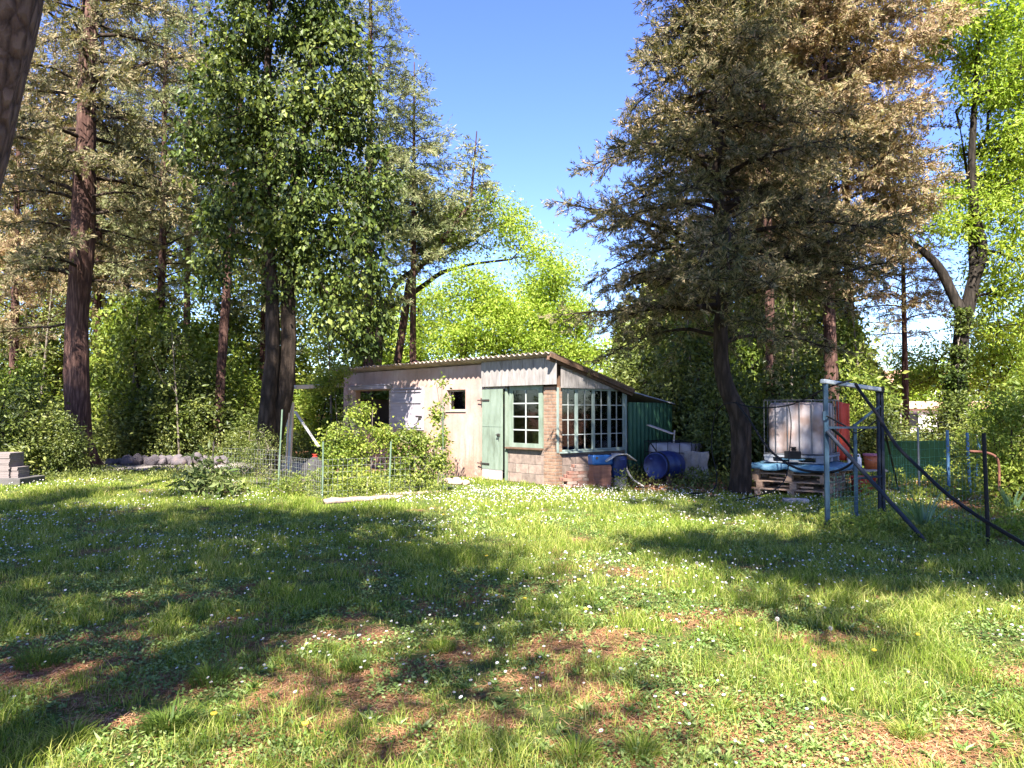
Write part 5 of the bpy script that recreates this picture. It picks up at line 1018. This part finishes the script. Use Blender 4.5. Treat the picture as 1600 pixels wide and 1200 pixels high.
# --- double-trunk tree with glossy leaves
iv = [[(*xy(414, 18.4), -.05, .24), (*W(414, 690, 18.4), .22), (*W(418, 640, 18.4), .20), (*W(426, 560, 18.4), .17), (*W(426, 450, 18.4), .14), (*W(418, 330, 18.4), .12), (*W(415, 180, 18.4), .1), (*W(420, 40, 18.4), .07), (*W(425, -80, 18.4), .03)],
      [(*xy(424, 18.6), -.05, .22), (*W(428, 680, 18.6), .20), (*W(445, 620, 18.6), .19), (*W(451, 540, 18.6), .17), (*W(450, 440, 18.6), .15), (*W(455, 330, 18.6), .13), (*W(480, 180, 18.6), .1), (*W(490, 60, 18.6), .06)],
      [(*W(448, 400, 18.6), .08), (*W(470, 330, 18.6), .07), (*W(510, 240, 18.5), .05), (*W(540, 170, 18.5), .03)]]
tree('ivy_clad_tree', 'double-trunked tree with hanging glossy dark leaves in front of the shed end', 'tree', iv,
     [pb(430, 20, 18.4, 110, 90, 1.8), pb(520, 90, 18.4, 60, 100, 1.5), pb(360, 110, 18.4, 60, 60, 1.3), pb(340, 190, 18.2, 65, 50, 1.3), pb(310, 240, 18.3, 30, 40, .8), pb(450, 200, 18.2, 110, 90, 1.5), pb(560, 200, 18.4, 40, 60, 1.2), pb(590, 270, 18.4, 36, 40, 1), pb(370, 320, 18.3, 60, 55, 1.2), pb(500, 320, 18.3, 100, 70, 1.2), pb(600, 320, 18.5, 25, 28, .8), pb(360, 400, 18.4, 45, 35, .9), pb(560, 400, 18.4, 40, 60, .9), pb(450, 400, 18.2, 45, 50, .8), pb(510, 460, 18.4, 30, 60, .6), pb(570, 500, 18.6, 30, 50, .6), pb(400, 470, 18.5, 22, 30, .5), pb(440, -120, 18.4, 130, 90, 2), pb(325, 450, 18.7, 34, 25, .6), pb(425, 450, 18.2, 12, 40, .3), pb(480, 390, 18.2, 40, 50, .6), pb(600, 440, 18.6, 18, 40, .5), pb(565, 560, 18.7, 16, 24, .3)],
     540, 85, .22, .125, .085, BR_DARK, LF_IVY, seed=15, lvar=.95, up=.1, maxr=.04, droop=1.1, fold=.1, lump=.14, outb=.6, flare=False)
# --- conifers left and centre, far
def cyp(px, D, h, L, zlo, lab, leafm, seed, nb=80, r=.16, lean=0, bark=BR_RED, **k):
    x, y = XD(px, D); P = [(x, y, -.05, r), (x + lean * .3, y, h * .3, r * .8), (x + lean * .7, y, h * .65, r * .5), (x + lean, y, h, .02)]
    return conifer('cypress_tree', lab, 'tree', P, lerpf([zlo, zlo + h * .12, h * .55, h * .8, h], [L * .5, L, L * .95, L * .6, .25]), zlo, h * .98, nb, bark, leafm, seed=seed, gap=.15 * D / 24, spray=.26 * D / 24, lw=.026 * D / 24, ll=.115 * D / 24, M=10, up=.4, **k)
cyp(575, 27, 19.5, 2.2, 5, 'grey-green cypress behind the shed end, taller than its neighbour', LF_OLIVE2, 20, 130, .2)
cyp(645, 30, 15.4, 2.5, 7, 'lower grey-green cypress whose pointed top stands free against the sky', LF_OLIVE2, 21, 90, .16)
conifer('cypress_tree', 'leaning cypress whose branches reach farthest right above the lime-green tree', 'tree', [(*xy(600, 31), -.05, .18), (*xy(640, 31), 7, .15), (*W(680, 390, 31), .1), (*W(735, 320, 31), .07), (*W(745, 205, 31), .02)], lerpf([7, 8.5, 10, 12.8], [1.2, 1.6, 1.2, .3]), 7.4, 12.6, 55, BR_RED, LF_OLIVE2, seed=22, up=.5, gap=.2, spray=.3, lw=.05, ll=.16)
cyp(250, 27, 19, 2.6, 5, 'brownish cypress standing behind the gap right of the red-brown trunk', LF_OLIVE2, 23, 110, .17)
cyp(150, 29.5, 20, 2.8, 6, 'dark olive cypress right behind the red-brown trunk', LF_OLIVE, 33, 110, .16)
cyp(290, 31, 21, 2.6, 7, 'dark olive cypress left of the crown of glossy leaves', LF_OLIVE, 34, 100, .16)
cyp(195, 31, 15, 2.6, 3, 'pale brown cypress low behind the red-brown trunk', LF_BROWN2, 24, 100, .16)
cyp(20, 27, 16, 3.0, 4, 'brown cypress at the far left edge behind the near pine', LF_BROWN2, 25, 100, .16)
cyp(75, 33, 19, 2.8, 5, 'olive cypress between the near pine and the red-brown trunk', LF_OLIVE, 26, 130, .18)
cyp(338, 25, 17, 1.8, 6.5, 'cypress with a reddish leaning trunk left of the double trunk', LF_OLIVE, 27, 80, .17, lean=.9)
cyp(455, 32, 20, 2.6, 8, 'tall cypress hidden behind the crown of glossy leaves', LF_OLIVE2, 28, 80, .18)
cyp(410, 34, 17, 2.6, 4, 'far cypress seen through the gap beside the double trunk', LF_OLIVE2, 29, 70, .16)
cyp(1415, 26, 10.2, 2.0, 4, 'low brown cypress left of the forked tree', LF_BROWN2, 30, 60, .12)
cyp(1140, 27, 18, 2.4, 6, 'cypress directly behind the kinked conifer trunk', LF_BROWN, 31, 80, .15)
cyp(1060, 30, 10.5, 2.0, 3, 'olive cypress behind the rear end of the shed', LF_OLIVE, 32, 60, .14)
# --- fresh green broadleaf trees behind the shed
tree('lime_green_tree', 'tree with a lime-green spreading crown on long curved limbs behind the shed', 'tree',
     [[(*xy(588, 33), -.05, .22), (*W(590, 560, 33), .2), (*W(596, 490, 33), .17)], [(*W(598, 490, 33), .13), (*W(620, 440, 33), .12), (*W(665, 410, 33), .10), (*W(720, 385, 33), .08), (*W(770, 355, 33), .05)],
      [(*W(598, 486, 33), .12), (*W(640, 462, 33), .11), (*W(690, 425, 33), .09), (*W(740, 412, 33), .06), (*W(800, 405, 33), .04)]],
     [pb(690, 340, 33, 60, 28, 2), pb(760, 330, 33, 55, 25, 2), pb(720, 375, 33, 60, 20, 1.5), pb(800, 365, 33, 38, 28, 1.5), pb(640, 300, 33.5, 40, 30, 2), pb(820, 395, 33, 30, 20, 1), pb(640, 360, 34, 50, 25, 2)],
     190, 80, .32, .16, .07, BR_DARK, LF_LIME, seed=40, up=.5, maxr=.06)
tree('ash_tree', 'rounded fresh green tree in the middle directly behind the shed roof', 'tree', [[(*xy(722, 30), -.05, .18), (*W(722, 560, 30), .15), (*W(735, 500, 30), .1), (*W(750, 450, 30), .05)]],
     [pb(745, 450, 30, 45, 30, 2), pb(700, 480, 30, 30, 30, 1.5), pb(780, 480, 30, 40, 35, 2), pb(720, 530, 30, 50, 25, 2), pb(790, 540, 30, 50, 25, 2), pb(760, 510, 29.5, 60, 40, 2)],
     200, 95, .32, .15, .06, BR_DARK, LF_ASH, seed=41, up=.6, maxr=.07)
tree('ash_tree', 'light green tree nearest to the dark conifer behind the shed roof', 'tree', [[(*xy(842, 32), -.05, .16), (*W(845, 540, 32), .12), (*W(848, 470, 32), .06)]],
     [pb(850, 440, 32, 40, 32, 2), pb(870, 490, 32, 38, 35, 2), pb(830, 500, 32, 38, 35, 2), pb(860, 540, 32, 60, 28, 2), pb(842, 400, 32, 24, 22, 1), pb(878, 430, 32, 22, 24, 1.5), pb(905, 500, 32, 26, 36, 1.5), pb(900, 555, 32, 40, 22, 2)],
     260, 95, .34, .16, .06, BR_DARK, LF_ASH, seed=42, up=.6, maxr=.06)
tree('ash_tree', 'hazy pale green tree far behind the left half of the shed', 'tree', [[(*xy(655, 42), -.05, .2), (*W(655, 560, 42), .16), (*W(655, 480, 42), .08)]],
     [pb(640, 500, 42, 40, 35, 3), pb(690, 540, 42, 60, 30, 3), pb(610, 560, 42, 50, 28, 3), pb(660, 460, 42, 30, 25, 2), pb(560, 520, 43, 40, 30, 2), pb(520, 470, 44, 30, 30, 2)],
     200, 80, .42, .2, .08, BR_DARK, LF_ASH, seed=43, up=.6, maxr=.06)
tree('ash_tree', 'bushy green tree low behind the right fence, right of the forked trunk', 'tree', [[(*xy(1560, 27), -.05, .14), (*W(1560, 580, 27), .1)]],
     [pb(1560, 530, 27, 60, 45, 2), pb(1600, 580, 27, 60, 50, 2), pb(1530, 590, 27, 40, 35, 1.5), pb(1440, 560, 29, 40, 22, 2), pb(1460, 588, 29, 46, 18, 2), pb(1390, 600, 29, 26, 18, 2)],
     220, 85, .32, .13, .055, BR_DARK, LF_ASH, seed=44, up=.6, maxr=.05)

# --- shrubs: three kinds built once each, every shrub with its own place, size and turn
def shrub_proto(name, leafm, seed, n=110, nl=75, L=.10, Wd=.045, sig=.17, bark=BR_DARK, col=True):
    rng = np.random.default_rng(seed); P = [[(.05 * math.cos(a), .05 * math.sin(a), -.02, .035), (.25 * math.cos(a), .25 * math.sin(a), .7, .025), (.45 * math.cos(a + .3), .45 * math.sin(a + .3), 1.6, .012)] for a in (0, 1.3, 2.5, 3.9, 5.1)]
    B = [(0, 0, 1.2, .75, .75, .8), (.3, .2, .6, .6, .6, .5), (-.35, .1, .7, .55, .55, .55), (.05, -.35, .55, .5, .5, .45), (.15, .1, 1.9, .4, .4, .35), (-.2, -.1, 2.1, .3, .3, .3)]
    return tree(name, None, None, P, B, n, nl, sig, L, Wd, bark, leafm, seed=seed, up=.5, maxr=.03, flare=False, rmin=.004, droop=.3)
protos = {}
def shrub(kind, px, D, sx, sz, lab, rot=0.):
    L_, nm = dict(mid=(LF_SHRUB, 'shrub'), dark=(LF_DARKS, 'evergreen_shrub'), yel=(LF_YEL, 'shrub'))[kind]
    if kind not in protos: o = protos[kind] = shrub_proto(nm, L_, {'mid': 51, 'dark': 52, 'yel': 53}[kind], **({'dark': dict(L=.09, Wd=.045, n=120, nl=80), 'mid': {}, 'yel': dict(L=.085, Wd=.04)}[kind]))
    else: o = copy_tree(protos[kind])
    x, y = XD(px, D); o.location = (x, y, 0); o.rotation_euler = (0, 0, rot); o.scale = (sx, sx, sz)
    tag(o, lab, 'shrub', None); return o
S = [('dark', 40, 18.8, 1.25, .98, 'dark leafy shrub rising behind the stacked pavers'), ('dark', 100, 18.9, .62, .62, 'small dark shrub at the foot of the red-brown trunk'), ('mid', 15, 21.5, 1.4, 1.25, 'green shrub at the left edge behind the dark one'),
     ('mid', 248, 26, 2.3, 2.3, 'tallest bright green bush left of the double trunk'), ('mid', 175, 26.5, 1.6, 1.3, 'green bush just right of the red-brown trunk'), ('dark', 300, 25, 1.6, 1.3, 'dark evergreen bush behind the rock row near its middle'), ('dark', 215, 24.6, 1.5, .95, 'low dark bush behind the left end of the rock row'),
     ('yel', 365, 26.5, 1.5, 1.35, 'yellow-green bush just left of the double trunk'), ('yel', 500, 27, 1.9, 1.1, 'yellow-green bush seen under the white beam'), ('mid', 545, 27.5, 1.5, 1.5, 'green bush rising over the left end of the shed roof'), ('dark', 395, 24.2, 1.0, .65, 'low dark bush directly behind the double trunk'),
     ('mid', 60, 30, 2.2, 2.2, 'tall green bush far behind between the left trunks'), ('yel', 120, 32, 2.4, 1.9, 'sunlit yellow-green bush glimpsed beside the red-brown trunk'), ('mid', 330, 33, 2.6, 2.6, 'tall bright bush far behind the leaning reddish trunk'), ('yel', 430, 36, 2.8, 2.3, 'far yellow-green bush between the two trunks gap'),
     ('dark', 1010, 24, 1.7, 1.6, 'dark green bush behind the rear roof of the shed'), ('dark', 1075, 20.5, 1.5, 1.65, 'dense evergreen bush behind the small caged tank'), ('dark', 1130, 18.2, 1.1, 1.15, 'evergreen bush directly behind the conifer trunk'), ('mid', 1180, 20.5, 1.5, 1.75, 'mottled green bush between the trunk and the large tank'), ('dark', 1245, 18.2, 1.3, 1.25, 'dark bush right behind the large tank'),
     ('mid', 1300, 21.5, 1.6, 1.7, 'green bush above the right corner of the large tank'), ('yel', 1345, 20.5, .9, 1.15, 'yellow-green bush behind the blue frame'), ('dark', 1385, 18.6, .9, .75, 'low dark bush between the frame and the screen'), ('dark', 1495, 20.3, 1.2, .85, 'ivy-like dark bush around the forked trunk foot'),
     ('yel', 1425, 33, 1.8, .30, 'low yellow-green bush before the white outbuilding'), ('yel', 1592, 12.6, .85, .80, 'sunlit yellow-green bush at the right edge'), ('yel', 1555, 15.5, .85, .78, 'lighter green bush behind the rusty bent tube'), ('mid', 1630, 15, 1.2, 1.1, 'green bush cut by the right edge'), ('mid', 960, 30, 1.9, 1.4, 'green bush far behind the shed roof near the conifer'), ('mid', 700, 29, 2.6, 1.2, 'wide green bush behind the middle of the shed roof'), ('yel', 800, 28, 2.4, 1.1, 'wide pale bush behind the right part of the shed roof'), ('mid', 610, 28, 2.4, 1.25, 'green bush behind the shed chimney'), ('yel', 1215, 22.5, 1.5, 2.0, 'tall yellow-green bush glowing behind the left half of the large tank'), ('yel', 1100, 22.5, 1.4, 1.9, 'tall yellow-green bush left of the conifer trunk'), ('yel', 190, 28.5, 1.8, 2.4, 'tall yellow-green bush right beside the red-brown trunk'), ('yel', 330, 29, 1.8, 1.9, 'yellow-green bush behind the leaning reddish trunk foot')]
for i, (k_, px, D_, sx, sz, lab) in enumerate(S): shrub(k_, px, D_, sx, sz, lab, i * 1.7)
for i, (px, D_, h, r, lab) in enumerate(((1232, 19.4, 5.2, .05, 'thin pale bare sapling rising behind the middle of the large tank'), (1268, 21.5, 6.5, .07, 'reddish slim trunk behind the right half of the large tank'), (1178, 20.8, 5.0, .06, 'dark slim trunk just right of the conifer trunk'), (1085, 21.5, 5.2, .05, 'thin sapling behind the small caged tank'), (282, 23.8, 4.2, .035, 'thin grey sapling before the bright green bush at the left'), (205, 25.2, 5, .05, 'thin leaning sapling right of the red-brown trunk'), (60, 24, 5.5, .06, 'slim sapling between the pavers and the red-brown trunk'), (520, 26.3, 4.6, .05, 'thin sapling rising behind the white beam'), (1352, 21, 4.6, .045, 'thin sapling directly behind the blue frame'))):
    x, y = XD(px, D_); rr = random.Random(i); a, b_ = rr.uniform(-.4, .4), rr.uniform(-.3, .3)
    tree('sapling', lab, 'sapling', [[(x, y, -.02, r), (x + a * .3, y + b_ * .3, h * .4, r * .8), (x + a, y + b_, h, r * .3)]], [(x + a, y + b_, h * .85, .7, .7, .7), (x + a * .6, y, h * .62, .6, .6, .5)], 26, 40, .2, .10, .05, BR_RED if i in (1, 2) else BR_GREY, LF_SHRUB if i % 2 else LF_DARKS, seed=400 + i, flare=False, maxr=.02, rmin=.004)
# climbing bushes in the planted bed
def bed(name, lab, spots, n, nl, sig, L, Wd, leafm, seed, stems, extra=None):
    return tree(name, lab, 'shrub', stems, spots, n, nl, sig, L, Wd, BR_GREY, leafm, seed=seed, up=.5, maxr=.012, flare=False, rmin=.0035, droop=.3)
def stem(px, D, top): x, y = XD(px, D); t_ = W(top[0], top[1], D); return [(x, y, -.02, .016), ((x + t_[0]) / 2 + .04, y, t_[2] * .5, .012), (t_[0], t_[1], t_[2], .006)]
bed('climbing_rose', 'bright leafy bush filling the left of the planted bed, with a tall shoot', [pb(545, 715, 14.8, 32, 40, .35), pb(575, 690, 14.8, 40, 28, .35), pb(556, 650, 14.9, 16, 24, .2), pb(520, 700, 14.6, 20, 34, .25), pb(550, 745, 14.5, 40, 22, .3), pb(580, 640, 14.9, 8, 18, .12)], 115, 62, .085, .055, .036, LF_YEL, 61, [stem(540, 14.8, (556, 650)), stem(575, 14.8, (582, 640)), stem(520, 14.6, (520, 690))])
bed('climbing_rose', 'darker leafy bush filling the right of the planted bed below the shutter', [pb(630, 695, 15.1, 36, 28, .35), pb(672, 705, 15.1, 28, 26, .3), pb(650, 720, 15.0, 44, 24, .35), pb(690, 722, 15.1, 14, 20, .2), pb(610, 730, 15, 24, 24, .25), pb(655, 745, 14.9, 40, 18, .25)], 100, 62, .085, .06, .04, LF_SHRUB, 62, [stem(640, 15.1, (640, 690)), stem(675, 15.1, (678, 690))])
bed('ivy', 'dark ivy wrapped round the lower trunk of the forked tree', [pb(1492, 615, 20.75, 13, 48, .25), pb(1498, 560, 20.8, 11, 26, .2), pb(1502, 500, 20.8, 9, 20, .15)], 60, 45, .11, .10, .07, LF_IVY, 68, [stem(1490, 20.7, (1497, 530))])
bed('climber', 'thin climber with sparse leaves trained up the pink wall near the small window', [pb(687, 640, 16.9, 8, 14, .1), pb(692, 600, 17, 4, 10, .08), pb(678, 655, 16.9, 8, 8, .1), pb(690, 675, 16.8, 7, 16, .1), pb(700, 625, 17, 5, 8, .08)], 26, 20, .06, .08, .05, LF_YEL, 63, [stem(690, 16.8, (688, 620)), stem(700, 16.9, (682, 600)), stem(684, 16.8, (694, 640))])
bed('climber', 'dry thin climber with tiny leaves on the left end of the pink wall', [pb(545, 640, 20.6, 8, 28, .12), pb(540, 665, 20.5, 12, 14, .15)], 26, 26, .07, .05, .03, LF_OLIVE2, 64, [stem(546, 20.6, (544, 615)), stem(540, 20.5, (540, 650))])
bed('creeper', 'yellow-green creeper hanging over the white beam by the shed end', [pb(512, 595, 21.2, 22, 12, .4), pb(530, 580, 21.6, 12, 10, .3), pb(495, 608, 20.6, 12, 5, .2)], 40, 45, .12, .08, .05, LF_YEL, 65, [stem(528, 21.8, (522, 592))])
bed('shaded_shrub', 'dark fine-leaved shrub in front of the double trunk foot', [pb(405, 700, 16.4, 30, 26, .4), pb(388, 725, 16.2, 24, 26, .3), pb(425, 740, 16, 24, 18, .3), pb(400, 680, 16.5, 34, 12, .3)], 80, 55, .10, .045, .016, LF_DARKS, 66, [stem(402, 16.4, (402, 690)), stem(420, 16.2, (424, 715))])
bed('shaded_shrub', 'low green plants at the left corner of the planted bed', [pb(470, 755, 14.6, 28, 18, .3), pb(505, 750, 14.4, 14, 24, .25), pb(440, 765, 14.8, 18, 10, .25)], 50, 50, .08, .07, .018, LF_SHRUB, 67, [stem(470, 14.6, (474, 745))])
# pile of cut branches with big pale leaves
tree('cut_branches', 'heap of cut laurel branches with big pale leaves on the grass', 'branches', [[(*XD(385, 14.9), .08, .018), (*XD(340, 14.7), .22, .014), (*XD(300, 14.5), .45, .008)], [(*XD(400, 14.6), .05, .018), (*XD(350, 14.4), .12, .012), (*XD(290, 14.3), .10, .006)], [(*XD(360, 15), .05, .016), (*XD(335, 14.9), .4, .012), (*XD(322, 14.9), .62, .006)]],
     [pb(325, 745, 14.6, 36, 18, .4), pb(300, 760, 14.4, 30, 10, .35), pb(350, 758, 14.3, 40, 12, .35), pb(318, 720, 14.9, 16, 12, .25), pb(370, 768, 14.3, 24, 6, .3)], 56, 13, .11, .17, .055, BR_DARK,
     leafmat('pale_cut_leaf', [(.07, .11, .025), (.16, .20, .06), (.34, .34, .14), (.04, .07, .015)], .3, .5, 1.5, .2), seed=70, flare=False, maxr=.015, droop=.5, rmin=.004)
# sword-leaved plants
def sword(name, px, py, h, n, lab, leafm, seed, wd=.035, spread=.5):
    g_ = G(px, py); r_ = np.random.default_rng(seed); a = r_.random(n) * 6.28; el = np.pi / 2 - spread * r_.random(n); Vs = []; Fs_ = []; L_ = h * (.6 + .5 * r_.random(n))
    for i in range(n):
        d = np.array([math.cos(a[i]) * math.cos(el[i]), math.sin(a[i]) * math.cos(el[i]), math.sin(el[i])]); s = np.array([-math.sin(a[i] + 1), math.cos(a[i] + 1), 0]); p = np.array([math.cos(a[i]), math.sin(a[i]), 0]) * .04; k = 6; b0 = len(Vs)
        for j in range(k + 1):
            t_ = j / k; q = p + d * L_[i] * t_ + np.array([math.cos(a[i]), math.sin(a[i]), -.5]) * .22 * L_[i] * t_ ** 3; w_ = wd * (1 - t_ ** 2) * .5 + .001; Vs += [q - s * w_, q + s * w_]
        Fs_ += [(b0 + 2 * j, b0 + 2 * j + 1, b0 + 2 * j + 3, b0 + 2 * j + 2) for j in range(k)]
    me = bpy.data.meshes.new(name); me.from_pydata([tuple(v) for v in Vs], [], Fs_); o = link(name, me, None, leafm); o.location = (g_[0], g_[1], 0); return tag(o, lab, 'plant')
IRIS = leafmat('iris_leaf', [(.12, .20, .09), (.18, .27, .13), (.25, .33, .18)], .3, .45, 3, .3)
sword('iris_plant', 1442, 832, .62, 34, 'clump of broad grey-green iris leaves behind the leaning pole', IRIS, 80, .04, .8)
sword('iris_plant', 1582, 802, .50, 22, 'iris clump with upright leaves at the right edge', IRIS, 81, .045, .9)
sword('iris_plant', 305, 716, .62, 30, 'dark sword-leaved plant behind the rock row', LF_SHRUB, 82, .03, .7)
sword('agave_plant', 186, 716, .34, 13, 'small pale spiky plant beside the left end of the rocks', IRIS, 83, .04, 1.3)
# wild plants around the frame and dug plot
def weed_patch(px0, px1, D0, D1, n, L, Wd, leafm, seed, h=.18, name='weeds', lab=None, hv=1.):
    r_ = np.random.default_rng(seed); D = D0 + (D1 - D0) * r_.random(n); px = px0 + (px1 - px0) * r_.random(n); x = (px - 800) / F * D; c = fbm(x, D, .5, seed); k = r_.random(n) < np.clip((c - .4) * 4, 0, 1); x, D, c = x[k], D[k], c[k]; n = len(x)
    z = h * np.clip((c - .38) * 4, .1, 1.2) * r_.random(n); A = rvec(r_, n); A[:, 2] += .4 * hv
    V, f = leaves(np.stack([x, D, z + .01], 1), A, rvec(r_, n) + np.array([0, 0, .8]), L * (.6 + .8 * r_.random(n)), Wd * (.6 + .8 * r_.random(n)), .15)
    return tag(npmesh(name, V, [f], leafm), lab, 'weeds', kind='stuff')
weed_patch(1280, 1640, 9.6, 13.5, 14000, .05, .028, LF_YEL, 90, .16, 'weeds', 'sunlit weeds growing over the dug plot at the right')
weed_patch(1270, 1600, 8.6, 10.6, 9000, .05, .024, LF_SHRUB, 91, .14, 'weeds', 'shaded low weeds at the feet of the blue frame')
weed_patch(1340, 1700, 13.5, 20, 26000, .07, .04, LF_YEL, 92, .30, 'undergrowth', 'sunlit undergrowth behind the green wire fence')
weed_patch(960, 1400, 15.2, 19, 16000, .07, .035, LF_DARKS, 93, .35, 'undergrowth', 'dark undergrowth below the conifer and behind the tanks')
weed_patch(-60, 440, 17.5, 20.5, 14000, .06, .03, LF_DARKS, 94, .16, 'weeds', 'low shaded weeds below the left trees')
weed_patch(-60, 560, 23, 27, 40000, .08, .045, LF_DARKS, 95, .8, 'undergrowth', 'dense dark undergrowth behind the rock row')
weed_patch(480, 700, 13.9, 15.6, 12000, .04, .02, LF_SHRUB, 96, .30, 'weeds', 'green weeds filling the planted bed')
# one far belt of woodland that closes the view
def belt(px0, px1, D0, D1, n, hfun, leafm, seed, lab, L=.28):
    r_ = np.random.default_rng(seed); D = D0 + (D1 - D0) * r_.random(n); px = px0 + (px1 - px0) * r_.random(n); x = (px - 800) / F * D; H = hfun(px) * (.75 + .5 * fbm(x, D, 3.5, seed)); z = H * r_.random(n) ** .8
    c = vn(x + z * .3, D + z, 1.2, seed); k = c > .36; x, D, z = x[k], D[k], z[k]; n = len(x)
    V, f = leaves(np.stack([x, D, z], 1), rvec(r_, n), rvec(r_, n) + np.array([0, -.5, .6]), L * (.6 + .7 * r_.random(n)), L * .45, .15); return tag(npmesh('woodland', V, [f], leafm), lab, 'woodland', kind='stuff')
belt(-500, 620, 37, 46, 110000, lambda p: np.interp(p, [-500, 300, 620], [14, 13, 7.5]), LF_YEL, 97, 'far green woodland closing the view on the left')
belt(560, 1050, 40, 52, 45000, lambda p: np.interp(p, [560, 800, 1050], [5.5, 4.0, 6.5]), LF_ASH, 98, 'far light green woodland behind the shed')
belt(960, 1400, 26, 36, 70000, lambda p: np.interp(p, [960, 1050, 1300, 1360, 1400], [5, 8, 7.5, 3.4, 2]), LF_DARKS, 99, 'far dark woodland behind the right tanks')
belt(1370, 2100, 52, 62, 50000, lambda p: np.interp(p, [1370, 1440, 1700, 2100], [2.6, 4.5, 8, 10]), LF_ASH, 100, 'far green woodland behind the white outbuilding', .34)
